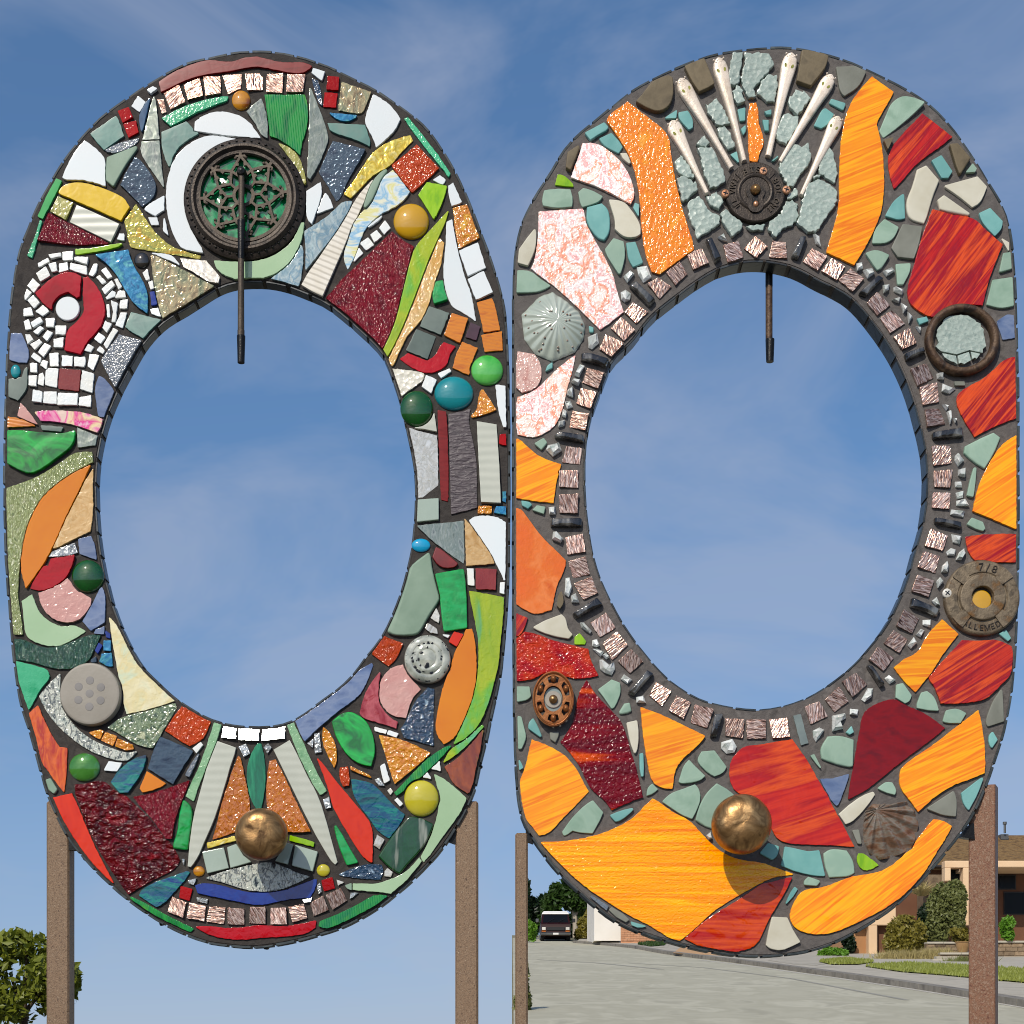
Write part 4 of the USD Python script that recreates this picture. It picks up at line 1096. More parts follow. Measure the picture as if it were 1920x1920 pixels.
def mosaic(label, outline, hole, data, blocked, base_u, seed, outer_len, grout, DEPTH):
    rng = np.random.default_rng(seed)
    base = ((base_u - 960) * S, D + .012, 0.0)
    T = thing('mosaic_sculpture', base, label, 'sculpture', None)
    O = Polygon(soften(outline, 2, 60)).buffer(0); Hh = Polygon(soften(hole, 2, 60)).buffer(0)
    Bo = O.buffer(-3.6); Bh = Hh.buffer(2.6)
    body = Bo.difference(Bh)
    m = extr(body, DEPTH, GROUT - 1.5)
    rim = extr(body.buffer(-2.5), GROUT - 1.6, GROUT)
    obj('grout_panel', cat([m, rim]), grout, T)
    edge_tiles(Bo, T, 'edge_tile', False, outer_len, 3.6, DEPTH + 5, GROUT - .8, rng, seed)
    edge_tiles(Bh, T, 'inner_edge_tile', True, 46, 2.6, DEPTH + 5, GROUT - .8, rng, seed + 1)
    taken = unary_union(blocked) if blocked else Polygon()
    area = Bo.buffer(-4.0).difference(Bh.buffer(3.0))
    done = []
    from shapely.strtree import STRtree
    items = list(read(data))
    gems = [(c, g) for c, p, g in items if g]
    for c, (cx, cy, ru, rv) in gems:
        e = affinity.scale(Point(cx, cy).buffer(1.0, quad_segs=12), ru + 2.5, rv + 2.5)
        taken = taken.union(e)
    for c, pts, g in items:
        if g: continue
        name, surf, form = KIND[c]
        P = Polygon(pts).buffer(0) if form in 'jkmb' or c == 'w' else Polygon(soften(pts)).buffer(0)
        P = P.intersection(area)
        near = [q for q in done if q.intersects(P)]
        if near: P = P.difference(unary_union(near))
        if taken.intersects(P): P = P.difference(taken)
        if P.is_empty: continue
        if P.geom_type != 'Polygon':
            P = max(P.geoms, key=lambda q: q.area)
        P = P.buffer(-.35)
        P = P if P.geom_type == 'Polygon' else (max(P.geoms, key=lambda q: q.area) if len(P.geoms) else None)
        r = {'t': 1.3, 's': 3.0, 'p': 2.6, 'q': 3.0, 'm': .8, 'k': .3, 'j': .3, 'd': 2.5, 'r': .6, 'b': 1.5}[form]
        if P is not None and P.area < 300: r = min(r, 1.2)
        P = clean(P, r) if P is not None else None
        if P is None: continue
        P = P.simplify(.35)
        if P.geom_type != 'Polygon' or P.area < 25: continue
        done.append(P.buffer(1.3))
        tl = (rng.normal(0, 1, 2) * (.065 if form == 'm' else .02 if P.area < 6000 else .006))
        dh = rng.normal(0, .8)
        if form in 'tm' and P.area > 60:        # hand-nipped edges
            q = np.array(P.segmentize(5.5).exterior.coords)[:-1]; q = q + rng.normal(0, .28, q.shape)
            P2 = Polygon(q); P = P2 if P2.is_valid else P
        if c == 'MX': tl = (.054, .262)
        if form in 'tm': me = slab(P, GROUT - 1, dh, .55, tl)
        elif form == 's': me = slab(P, GROUT - 1, 2.5 + dh, 3.0, tl)
        elif form == 'b': me = slab(P, GROUT - 1, 1.5 + dh, 2.6, tl)
        elif form == 'p': me = slab(P, GROUT - 1, 1.2 + dh, 2.6, tl)
        elif form == 'q': me = slab(P, GROUT - 1, 6 + dh, 4.0, tl)
        elif form == 'd': me = pebble(P, GROUT - 1, 9 + dh, rng, .35)
        elif form == 'k': me = chip(P, GROUT - 1, 4 + 4 * rng.random(), rng)
        elif form == 'j':
            q = np.array(P.segmentize(5.0).exterior.coords)[:-1]; q = q + rng.normal(0, 1.1, q.shape)
            P2 = Polygon(q).buffer(0); P2 = P2 if P2.geom_type == 'Polygon' else max(P2.geoms, key=lambda w: w.area)
            me = slab(P2, GROUT - 1, 4 + dh, 1.6, tl)
        elif form == 'r': me = slab(P, GROUT - 1, 1.0 + dh, 1.0, tl)
        obj(name, me, 'cracked_pale' if False else surf, T, smooth=(False if form in 'k' else 35))
    for c, (cx, cy, ru, rv) in gems:
        if c in GEM:
            a = np.linspace(0, np.pi / 2, 8)
            hm = .40 * min(ru, rv)
            prof = [(1.0, GROUT - 1), (1.0, GROUT + 1.5)] + [(math.cos(t) * .999, GROUT + 1.5 + hm * math.sin(t)) for t in a[1:-1]] + [(.02, GROUT + 1.5 + hm)]
            obj('glass_gem', lathe(cx, cy, prof, ru, rv, 40), GEM[c], T, smooth=True)
        elif c == 'WC':
            obj('white_dot', lathe(cx, cy, [(1, GROUT - 1), (1, -1), (.95, 0.5)], ru, rv, 40), 'white', T)
        elif c == 'ST':
            st = obj('stone_disc', lathe(cx, cy, [(1, GROUT - 1), (1, 9), (.97, 12), (.90, 13.5), (.2, 13.9)], ru, rv, 56), 'stone_disc', T)
            for k in range(7):
                an = .55 + (k - 1) * math.pi / 3; rr = 0 if k == 0 else .42
                ux, vx = cx + rr * ru * math.cos(an), cy + rr * rv * math.sin(an)
                obj('dimple', lathe(ux, vx, [(1, 13.4), (.9, 14.3), (.3, 14.5)], 8, 8, 18), 'stone_dot', st)
        elif c == 'DOT':
            st = obj('spiral_glass', lathe(cx, cy, [(1, GROUT - 1), (1, 4), (.96, 7), (.84, 10), (.72, 10.5), (.66, 9), (.55, 12), (.44, 12.5), (.38, 11), (.25, 14), (.1, 15)], ru, rv, 56), 'dot_glass', T, smooth=50)
            for k in range(85):
                rr = .2 + .74 * math.sqrt(rng.random()); an = rng.random() * 6.28
                hh = 4 + 10 * (1 - rr) + 2.2
                ux, vx = cx + rr * ru * math.cos(an), cy + rr * rv * math.sin(an)
                e1, e2 = 1.6 + 3.0 * rng.random(), 1.4 + 2.2 * rng.random()
                obj('black_speck', lathe(ux, vx, [(1, hh - 4), (.9, hh + .6), (.4, hh + .9)], e1, e2, 9), 'ink', st)
    return T, O, Hh

# ------------------------------------------------------------------ the two mosaics
OUT_L = [(340,118),(306,135),(267,158),(225,187),(188,213),(153,250),(122,288),(97,328),(73,370),(58,400),(47,430),(33,463),(24,510),(16,570),(10,650),(6,740),(4,850),(4,950),(7,1050),(14,1150),(22,1240),(33,1317),(50,1367),(67,1425),(83,1485),(102,1530),(127,1577),(147,1602),(185,1643),(235,1688),(277,1718),(327,1747),(380,1768),(407,1773),(473,1780),(540,1770),(607,1753),(667,1730),(725,1693),(767,1657),(808,1618),(850,1565),(892,1485),(900,1442),(915,1383),(927,1325),(942,1258),(947,1200),(952,1150),(956,1060),(957,950),(957,800),(955,680),(951,600),(944,550),(923,485),(898,418),(877,365),(858,323),(835,283),(808,243),(777,213),(740,187),(702,162),(662,142),(618,120),(573,105),(527,93),(482,91),(442,92.5),(398,102),(350,113)]
HOLE_L = [(305,602),(347,578),(383,555),(405,541),(430,531),(458,527),(500,527),(540,536),(580,552),(605,562),(640,588),(673,618),(715,657),(729,690),(748,745),(760,800),(771,848),(777,890),(778,932),(775,987),(771,1025),(763,1062),(755,1095),(740,1137),(723,1178),(707,1203),(682,1232),(665,1258),(640,1284),(600,1313),(560,1343),(530,1357),(490,1361),(450,1360),(410,1352),(380,1340),(337,1313),(320,1300),(273,1255),(258,1237),(228,1178),(212,1137),(198,1087),(187,1028),(182,987),(179,920),(181,870),(187,832),(198,787),(220,732),(245,685),(270,640)]
OUT_R = [(963,470),(975,418),(983,400),(1007,355),(1033,318),(1053,280),(1083,247),(1117,220),(1153,190),(1187,163),(1228,141),(1270,122),(1323,101),(1373,91),(1448,83),(1498,85),(1553,98),(1595,110),(1637,130),(1678,150),(1720,173),(1757,200),(1795,243),(1820,280),(1840,310),(1876,370),(1890,395),(1900,440),(1907,520),(1911,620),(1913,720),(1914,850),(1914,1000),(1912,1120),(1908,1230),(1898,1320),(1883,1387),(1868,1428),(1858,1462),(1831,1524),(1802,1568),(1765,1614),(1728,1656),(1681,1703),(1634,1734),(1578,1766),(1540,1779),(1507,1789),(1440,1796),(1373,1793),(1307,1781),(1240,1763),(1220,1757),(1170,1738),(1137,1718),(1103,1690),(1062,1653),(1028,1615),(998,1573),(978,1540),(969,1500),(964,1420),(961,1300),(960,1150),(960,1000),(960,850),(960,700),(960,560)]
HOLE_R = [(1240,577),(1293,537),(1340,505),(1382,492),(1420,488),(1457,492),(1495,502),(1537,526),(1560,536),(1599,558),(1639,606),(1674,657),(1700,712),(1715,758),(1728,808),(1737,850),(1739,905),(1736,950),(1727,1000),(1716,1030),(1707,1072),(1688,1122),(1663,1172),(1630,1213),(1605,1242),(1560,1280),(1507,1312),(1437,1330),(1382,1327),(1315,1312),(1270,1284),(1240,1260),(1178,1183),(1150,1133),(1123,1075),(1110,1025),(1102,967),(1098,920),(1098,873),(1101,823),(1108,782),(1120,748),(1133,715),(1148,673),(1187,640),(1215,600)]

grille_hole = Point(459, 375).buffer(112)
TL, OL, HL = mosaic('mosaic letter O with a question mark and green-backed iron grille, left of the pair',
                    OUT_L, HOLE_L, LEFT, [grille_hole], 490, 11, 42, 'dark_grout', -38.0)
RING = Point(1803, 639).buffer(63); PLATE = Point(1415, 363).buffer(60); FLANGE = Point(1840, 1122).buffer(72)
WHEEL = affinity.scale(Point(1037, 1313).buffer(1, 24), 39, 52); LIMPET = Polygon([(978,590),(1011,556),(1036,547),(1061,563),(1086,585),(1097,610),(1094,635),(1078,660),(1036,677),(1003,663),(983,635)])
SCALLOP = Polygon([(1624,1518),(1637,1507),(1671,1507),(1699,1502),(1713,1519),(1722,1537),(1720,1562),(1709,1590),(1690,1601),(1667,1609),(1649,1612),(1630,1600),(1619,1575),(1619,1549)])
TR, OR_, HR = mosaic('flame-orange mosaic letter O with a sunburst of spoon handles, right of the pair',
                     OUT_R, HOLE_R, RIGHT, [RING, PLATE, FLANGE, WHEEL, LIMPET, SCALLOP.buffer(2)], 1432, 23, 46, 'grout', -50.0)
rng = np.random.default_rng(5)

# --- doorknobs
def doorknob(T, u, v, r):
    h = r * 1.5
    u, v = lift(u, v, h)
    prof = [(.42, GROUT - 1), (.42, 3), (.34, 5), (.30, h * .45), (.55, h * .55), (.86, h * .72), (.975, h * .9), (1.0, h * 1.02), (.985, h * 1.14), (.93, h * 1.27),
            (.82, h * 1.38), (.66, h * 1.46), (.45, h * 1.505), (.2, h * 1.515), (.03, h * 1.515)]
    m = lathe(u, v, [(a * r, b) for a, b in prof], 1, 1, 64)
    V = np.array(m.vertices); c = dw([(u, v, h)])[0]
    n = meshkit.fbm(V * 55.0 + 3.1, 3, 7) - .5
    dn = V - c; dn /= np.linalg.norm(dn, axis=1, keepdims=True)
    front = np.clip(-dn[:, 1], 0, 1)[:, None]
    V = V + dn * n[:, None] * .006 * front
    k = obj('doorknob', trimesh.Trimesh(V, m.faces, process=False), 'brass', T, smooth=70)
doorknob(TL, 491, 1565, 48)
doorknob(TR, 1390, 1546, 55)

# --- iron grille with green glass, left mosaic
gu, gv = 459, 372
fl = obj('grille', lathe(gu, gv + 3, [(114, GROUT - 1), (114, 3), (110, 6), (104, 8), (102, 12), (98, 15), (94, 15), (91, 11), (89, 9), (84, 8.5), (82, 6), (82, 1)], 1, 1, 96, close=False), 'iron', TL, smooth=35)
vine = []
for k in range(96):
    a = 2 * math.pi * k / 96; r = 104.5 + 1.8 * (-1) ** k
    u, v = gu + r * math.cos(a), gv + 3 + r * math.sin(a)
    m = lathe(u, v, [(1, 5.5), (.8, 9.0), (.35, 9.8)], 2.6 + .9 * (k % 3 == 0), 2.0, 7)
    vine.append(m)
obj('vine_ornament', cat(vine), 'black_iron', fl, smooth=True)
obj('glass_pane', lathe(gu, gv, [(86, GROUT - 3), (86, -2), (60, -1.5), (1, -1)], 1, 1, 48), 'green_pane', fl)
bars = [Point(0, 0).buffer(87, 32).difference(Point(0, 0).buffer(81, 32)), Point(0, 0).buffer(21).difference(Point(0, 0).buffer(15))]
po = lambda r, a: (r * math.cos(a), -r * math.sin(a))
for k in range(8):
    th = math.radians(27 + 45 * k); s1 = th + math.radians(22.5); t2 = th + math.radians(45)
    A, B, N1, N2 = po(32, s1), po(73, s1), po(50, th), po(50, t2)
    for a, b in ((A, N1), (A, N2), (B, N1), (B, N2)):
        ln = LineString([a, b]); bars.append(ln.buffer(2.3, cap_style=1))
        c = ln.interpolate(.5, normalized=True); ctr = po(52, s1)
        q = (c.x + (ctr[0] - c.x) * .22, c.y + (ctr[1] - c.y) * .22)
        bars.append(affinity.rotate(Polygon([(q[0] - 2.8, q[1] - 2.8), (q[0] + 2.8, q[1] - 2.8), (q[0] + 2.8, q[1] + 2.8), (q[0] - 2.8, q[1] + 2.8)]), -math.degrees(s1)))
    bars.append(LineString([po(18, s1), A]).buffer(2.2)); bars.append(LineString([B, po(84, s1)]).buffer(2.6))
    for sg in (-1, 1):
        bars.append(LineString([B, po(74, s1 + sg * .10), po(71, s1 + sg * .13)]).buffer(1.8))
lat = affinity.translate(unary_union(bars), gu - 1, gv - 2)
obj('lattice', extr(lat, 3.0, 8.5), 'iron_light', fl)
for k in range(8):
    for sg in (-1, 1):
        a = math.radians(27 + 22.5 + 45 * k) + .14 * sg; u, v = gu - 1 + 70.5 * math.cos(a), gv - 2 - 70.5 * math.sin(a)
        obj('scroll_knob', lathe(u, v, [(1, 7), (1, 8.6), (.6, 9.6), (.1, 10)], 3.0, 3.0, 10), 'iron_light', fl, smooth=True)

# --- hanging rods
def rod_part(T, name, u, v0, v1, h, r0, r1, m, seg=14):
    a, b = dw([(u, v0, h), (u, v1, h)])
    return obj(name, tube(a, b, r0 * S, r1 * S, seg), m, T, smooth=50)
h = 24
obj('rod_pivot', lathe(457, 336, [(9, 5), (9, h), (7, h + 8), (2, h + 10)], 1, 1, 16), 'black_iron', TL, smooth=40)
rod_part(TL, 'hanging_rod', 457, 338, 428, h, 5.4, 5.4, 'iron_light')
rod_part(TL, 'rod_sleeve', 456.5, 426, 498, h, 7.4, 6.0, 'black_iron')
rod_part(TL, 'hanging_rod', 456, 496, 632, h, 5.6, 6.0, 'iron_light')
rod_part(TL, 'rod_collar', 456, 630, 640, h, 6.6, 6.6, 'iron_light')
rod_part(TL, 'rod_tip', 456, 640, 690, h - 1, 7.8, 6.6, 'black_iron')
h = -46
u, v0 = lift(1442, 500, h); _, v1 = lift(1442, 640, h); _, v2 = lift(1442, 680, h)
rod_part(TR, 'rod_sleeve', u, lift(0, 470, h)[1], lift(0, 537, h)[1], h, 7, 7, 'black_iron')
rod_part(TR, 'hanging_rod', u, lift(0, 535, h)[1], v1, h, 6.6, 6.6, 'rust')
rod_part(TR, 'rod_tip', u + 1, v1 - 2, v2, h + 4, 8.5, 7.2, 'black_iron')

# --- lettering on curved castings
def arc_text(T, txt, cu, cv, r, mid, size, h, m, spread=1.25, depth=2.2, flip=False):
    n = len(txt)
    for i, ch in enumerate(txt):
        if ch == ' ': continue
        a = mid + (i - (n - 1) / 2) * size * spread / r * (-1 if not flip else 1)
        t = meshkit.text_mesh(ch, size, depth)
        V = np.array(t.vertices); w = V[:, 0].max() + V[:, 0].min()
        x = V[:, 0] - w / 2; y = V[:, 1] - size / 2
        if flip: ca, sa = math.cos(a + math.pi / 2), math.sin(a + math.pi / 2)
        else: ca, sa = math.cos(a - math.pi / 2), math.sin(a - math.pi / 2)
        X = x * ca - y * sa; Y = x * sa + y * ca
        pts = np.c_[cu + r * math.cos(a) + X, cv - (r * math.sin(a) + Y), h + V[:, 2]]
        obj('raised_letter', trimesh.Trimesh(dw(pts), t.faces, process=False), m, T, smooth=False)

# --- keyhole plate, right mosaic
ku, kv = 1415, 363
kp = obj('keyhole_plate', lathe(ku, kv, [(56, GROUT - 1), (56, 5), (54, 7), (36, 7), (34, 9), (31, 10), (28, 9), (27, 7.5), (2, 7.5)], 1, 1, 64), 'iron', TR, smooth=35)
key = unary_union([Point(0, 0).buffer(10), Polygon([(-4, 0), (4, 0), (7, 27), (-7, 27)]), Point(0, 25).buffer(7)])
obj('keyhole_surround', extr(affinity.translate(key.buffer(8).difference(key), ku, kv), 6.5, 10.5), 'iron', kp)
obj('keyhole_slot', extr(affinity.translate(key, ku, kv), 6.5, 7.9), 'black_iron', kp)
obj('brass_ball', lathe(ku, kv - 2, [(9, 7), (9.5, 11), (8, 15), (4.5, 18), (1, 19)], 1, 1, 20), 'brass', kp, smooth=True)
obj('brass_plug', lathe(ku + 1, kv + 24, [(5, 7.5), (5, 10), (3, 11.5), (.5, 12)], 1, 1.1, 14), 'copper_screw', kp, smooth=True)
def screw(T, u, v, r, m, rot=.4, h=7):
    s = obj('screw', lathe(u, v, [(r, h - 3), (r, h + 1.5), (r * .8, h + 3), (r * .1, h + 3.4)], 1, 1, 18), m, T, smooth=40)
    for k in (0, 1):
        q = affinity.rotate(Polygon([(-r * .6, -.9), (r * .6, -.9), (r * .6, .9), (-r * .6, .9)]), math.degrees(rot) + 90 * k, origin=(0, 0))
        obj('slot', extr(affinity.translate(q, u, v), h + 2.9 + .05 * k, h + 3.8 + .12 * k), 'ink', s)
for u, v in ((1430, 325), (1359, 367), (1473, 360)): screw(kp, u, v, 7.6, 'copper_screw', .3)
for a0, a1 in ((35, 55), (125, 148), (205, 222), (318, 335)):
    t = math.radians((a0 + a1) / 2)
    p = affinity.rotate(Polygon([(33, -2), (50, -2), (50, 2), (33, 2)]), -math.degrees(t), origin=(0, 0))
    obj('raised_bar', extr(affinity.translate(p, ku, kv), 6.5, 8.8), 'iron', kp)
arc_text(kp, 'BIS', ku, kv, 41, math.radians(100), 11, 6.8, 'iron_light', 1.1)
arc_text(kp, 'BOL', ku, kv, 43, math.radians(12), 10, 6.8, 'iron_light', 1.15)
arc_text(kp, 'VWI', ku, kv, 43, math.radians(165), 10, 6.8, 'iron_light', 1.15)
arc_text(kp, 'ONI', ku, kv, 43, math.radians(-38), 9, 6.8, 'iron_light', 1.15)
arc_text(kp, 'LL', ku, kv, 43, math.radians(-150), 9, 6.8, 'iron_light', 1.3)

# --- spoon handles
def spoon(T, a, b, w0, w1, h=6.0):
    a, b = np.array(a, float), np.array(b, float); L = np.linalg.norm(b - a); d = (b - a) / L; n = np.array([-d[1], d[0]])
    st = [(0, .12), (.015, .5), (.05, .86), (.10, 1.0), (.16, .97), (.24, .84), (.34, .70), (.46, .58), (.6, .46), (.75, .36), (.9, .30), (.985, .27), (1.0, .2)]
    W = [max(w0 * k, w1) if t > .05 else w0 * k for t, k in st]
    left = [a + d * L * t - n * w / 2 for (t, k), w in zip(st, W)]; right = [a + d * L * t + n * w / 2 for (t, k), w in zip(st, W)]
    P = Polygon(left + right[::-1]).buffer(.6)
    c = ring_of(P); N_ = len(c)
    cen = lambda q: a + d * np.clip((q - a) @ d, 2, L - 2)[:, None]
    rings = [np.c_[c, np.full(N_, GROUT)], np.c_[c, np.full(N_, h - 2.5)]]
    for s, t in ((.8, .65), (.45, 1.0)):
        q = cen(c) + (c - cen(c)) * s; rings.append(np.c_[q, np.full(N_, h - 2.5 + 3.0 * t)])
    me = dmesh(*stack(rings))
    s = obj('spoon_handle', me, 'silver', T, smooth=50)
    for sg in (-1, 1):
        q = a + d * w0 * .95 + n * sg * w0 * .24
        p = affinity.rotate(affinity.scale(Point(0, 0).buffer(1, 4), w0 * .085, w0 * .15), math.degrees(math.atan2(d[1], d[0])) - 90 - sg * 18, origin=(0, 0))
        obj('dent', extr(affinity.translate(p, *q), h - 1.0, h + .62), 'olive_streak', s)
    for k in range(7):
        q = a + d * (w0 * (.12 + .10 * (k % 3))) + n * w0 * (k - 3) * .12
        obj('bead', lathe(q[0], q[1], [(1, h - 1.6), (.8, h + .4), (.2, h + .9)], w0 * .075, w0 * .075, 8), 'silver', s, smooth=True)
for a, b, w0, w1 in (((1259, 229), (1325, 364), 26, 6), ((1274, 150), (1371, 316), 26, 9), ((1346, 111), (1395, 303), 26, 8), ((1484, 102), (1440, 294), 27, 10),
                     ((1559, 143), (1462, 305), 25, 6), ((1572, 221), (1502, 367), 24, 6)):
    spoon(TR, a, b, w0, w1)

# --- rusty ring round crackled glass, right mosaic
ru, rv = 1803, 639
rg = obj('rusty_ring', lathe(ru, rv, [(69, GROUT - 1), (70, 6), (67, 11), (62, 13), (57, 11), (54, 6), (54, GROUT)], 1, .96, 72, close=False), 'rust', TR, smooth=60)
c = np.array([(ru - 2 + 47 * (1 + .05 * rng.normal()) * math.cos(t), rv - 2 + 46 * (1 + .05 * rng.normal()) * math.sin(t)) for t in np.linspace(0, 2 * math.pi, 44, endpoint=False)])
big = Polygon(c).buffer(0)
cuts = [LineString([(ru - 60, rv + 18), (ru - 10, rv + 28), (ru + 14, rv + 20), (ru + 24, rv + 60)]), LineString([(ru + 14, rv + 20), (ru + 60, rv + 30)]), LineString([(ru - 10, rv + 28), (ru - 4, rv + 60)])]
for q in big.difference(unary_union(cuts).buffer(1.2)).geoms:
    if q.area > 60: obj('cracked_glass', slab(clean(q.buffer(-.3), .4), GROUT - 1, 3 + rng.normal(0, .6), 1.6), 'shatter', rg)

# --- round valve flange with an amber eye, right mosaic
fu, fv = 1840, 1122
fp = obj('bronze_flange', lathe(fu, fv, [(71, GROUT - 1), (71, 3), (69, 6), (66, 8), (48, 8), (46, 6), (44, 6), (42, 11), (40, 12), (23, 12), (21, 11), (20, 4), (20, 0)], 1, 1, 72, close=False), 'old_bronze', TR, smooth=35)
obj('amber_eye', lathe(fu - 1, fv + 4, [(19, -3), (19, 2), (17, 3.5), (1, 4)], 1, 1, 28), 'gem_yellow', fp, smooth=40)
screw(fp, 1774, 1114, 8.6, 'white_screw', .7, h=6)
for a0 in (45, 135, 225, 315):
    p = affinity.rotate(Polygon([(42, -9), (66, -13), (70, -9), (70, 9), (66, 13), (42, 9)]), a0, origin=(0, 0))
    arms = affinity.translate(p.intersection(Point(0, 0).buffer(68)), fu, fv)
    obj('raised_lug', extr(arms, 7, 10.5), 'old_bronze', fp)
arc_text(fp, '7/8', fu, fv, 57, math.radians(80), 13, 7.5, 'iron', 1.0)
arc_text(fp, 'ALLEMED', fu, fv, 57, math.radians(-92), 10.5, 7.5, 'iron', 1.0, flip=True)

# --- tap wheel, right mosaic
wu, wv = 1037, 1313
E1 = lambda k: affinity.translate(affinity.scale(Point(0, 0).buffer(1, 24), 38 * k, 51 * k), wu, wv)
holes = []
for k in range(6):
    a = math.radians(30 + 60 * k)
    P = Polygon([(math.cos(a + s) * r, math.sin(a + s) * r) for s, r in ((-.36, .62), (-.36, .82), (0, .87), (.36, .82), (.36, .62), (0, .57))])
    holes.append(affinity.translate(affinity.scale(P, 38, 51, origin=(0, 0)), wu, wv).buffer(-1).buffer(1))
wh = obj('tap_wheel', extr(E1(1.0).difference(unary_union(holes)).difference(E1(.47)), 6, 15), 'wheel_metal', TR)
obj('wheel_rim', cat([lathe(wu, wv, [(1, 7), (1.02, 12), (.96, 17), (.9, 16), (.88, 12)], 38, 51, 48, close=False)]), 'wheel_metal', wh, smooth=60)
for k in range(6):
    a = math.radians(90 + 60 * k)
    obj('wheel_knob', lathe(wu + math.cos(a) * 38 * .72, wv + math.sin(a) * 51 * .72, [(1, 12), (1, 18), (.6, 21), (.1, 22)], 5.2, 6.8, 14), 'wheel_metal', wh, smooth=True)
obj('wheel_hub', lathe(wu, wv, [(1, GROUT), (1, 7), (.95, 9), (.6, 9.5), (.1, 9.6)], 18, 24, 32), 'grey_glass', wh, smooth=40)
obj('washer', lathe(wu, wv + 1, [(16, 9), (16, 11), (15, 12), (1, 12.2)], 1, 1.0, 24), 'stone_disc', wh, smooth=40)
obj('brass_nut', lathe(wu, wv + 1, [(8, 12), (8, 16), (5, 19), (1, 20)], 1, 1, 16), 'brass', wh, smooth=40)

# --- shells
def shell(T, name, P, apex, ribs, hgt, m, amp, spots=None, wob=.03):
    ex = LineString(P.exterior.coords); L = ex.length; n = 132
    c = ring_of(P); ex = LineString(np.vstack([c, c[:1]]))
    edge = np.array([ex.interpolate(L * i / n).coords[0] for i in range(n)])
    rings = [np.c_[edge, np.full(n, GROUT)]]
    ap = np.array(apex)
    an = np.arctan2(edge[:, 1] - ap[1], edge[:, 0] - ap[0])
    for s in (1.0, .93, .84, .74, .62, .5, .38, .26, .15, .06):
        q = ap + (edge - ap) * s
        r = np.cos(an * ribs + .6 * np.sin(an * 2)) * amp * min(1, s * 1.5) * (.5 + .5 * s)
        hh = GROUT + 3 + hgt * (1 - s ** 2.2) + r
        rings.append(np.c_[q, hh])
    s_ = obj(name, dmesh(*stack(rings)), m, T, smooth=60)
    if spots:
        r2 = np.random.default_rng(9)
        for k in range(spots):
            i = r2.integers(0, n); s = .25 + .65 * r2.random(); q = ap + (edge[i] - ap) * s
            hh = GROUT + 3 + hgt * (1 - s ** 2.2) + amp * .6
            obj('brown_spot', lathe(q[0], q[1], [(1, hh - 3), (.9, hh + .4), (.3, hh + .8)], 2.2, 1.8, 9), 'shell_brown', s_)
shell(TR, 'limpet_shell', LIMPET, (1046, 606), 22, 16, 'shell_pale', 1.3, spots=26)
shell(TR, 'scallop_shell', SCALLOP, (1640, 1521), 18, 20, 'shell_brown', 5.0)

# --- steel posts and welds: parts of each sculpture, down to the ground
def post(T, u0, u1, vtop, hfront=-12, depth=40):
    a = dw([(u0, vtop, hfront)])[0]; b = dw([(u1, vtop, hfront - depth)])[0]
    obj('steel_post', box((a[0], a[1], -.12), (b[0], b[1], a[2]), .0018), 'post_steel', T)
post(TL, 83, 126, 1500); post(TL, 853, 896, 1500)
post(TR, 966, 990, 1560); 
a = dw([(1854, 1470, -34)])[0]
P = [(a[0] + .0165 * math.cos(t), a[1] + .0165 * math.sin(t)) for t in np.radians([22, 112, 202, 292])]
pm = trimesh.creation.extrude_polygon(Polygon(P).buffer(.0015), a[2] + .12, engine='earcut'); pm.apply_translation((0, 0, -.12))
obj('steel_post', pm, 'post_rust', TR)
for T, pts in ((TL, [(122, 1560), (122, 1592), (145, 1592), (136, 1575)]), (TL, [(857, 1555), (857, 1582), (840, 1576), (846, 1560)]), (TR, [(986, 1548), (986, 1575), (1000, 1580), (994, 1560)]), (TR, [(1830, 1540), (1832, 1572), (1806, 1568), (1818, 1548)])):
    P = Polygon(pts)
    obj('gusset_plate', extr(P, -34, -14), 'black_iron', T)
for T, lst in ((TL, [(153, 1614), (78, 1462), (497, 1782), (806, 1622), (298, 1737), (903, 1440), (848, 1572)]), (TR, [(1786, 1588), (1872, 1428), (1388, 1797), (1615, 1747), (1192, 1752)])):
    for u, v in lst:
        cu_ = 480 if T == TL else 1432; ln_ = math.hypot(u - cu_, v - 940); u -= (u - cu_) / ln_ * 7; v -= (v - 940) / ln_ * 7
        m = trimesh.creation.icosphere(subdivisions=2, radius=1.0)
        V = np.array(m.vertices); V *= (1 + .5 * (meshkit.noise(V * 1.7 + u) - .5))[:, None]; V = V * np.array([5.5, 4.5, 9]) + np.array([u, v, -20])
        obj('grout_drip', dmesh(V, np.asarray(m.faces)[:, ::-1][:, ::-1]), 'black_iron', T, smooth=True)
# ------------------------------------------------------------------ the street behind
SL = .0717           # the road climbs away from the viewer
def ray(px, py): return np.array([(px - 960) / F, 1.0, (HZ - py) / F])
def gp(px, py, dz=0.0):
    """where the line of sight meets the climbing street"""
    r = ray(px, py); y = (EYE - dz) / (SL - r[2]); return np.array([r[0] * y, y, SL * y + dz])
def at(px, py, y): r = ray(px, py); return np.array([r[0] * y, y, EYE + r[2] * y])
def gz(y): return SL * y

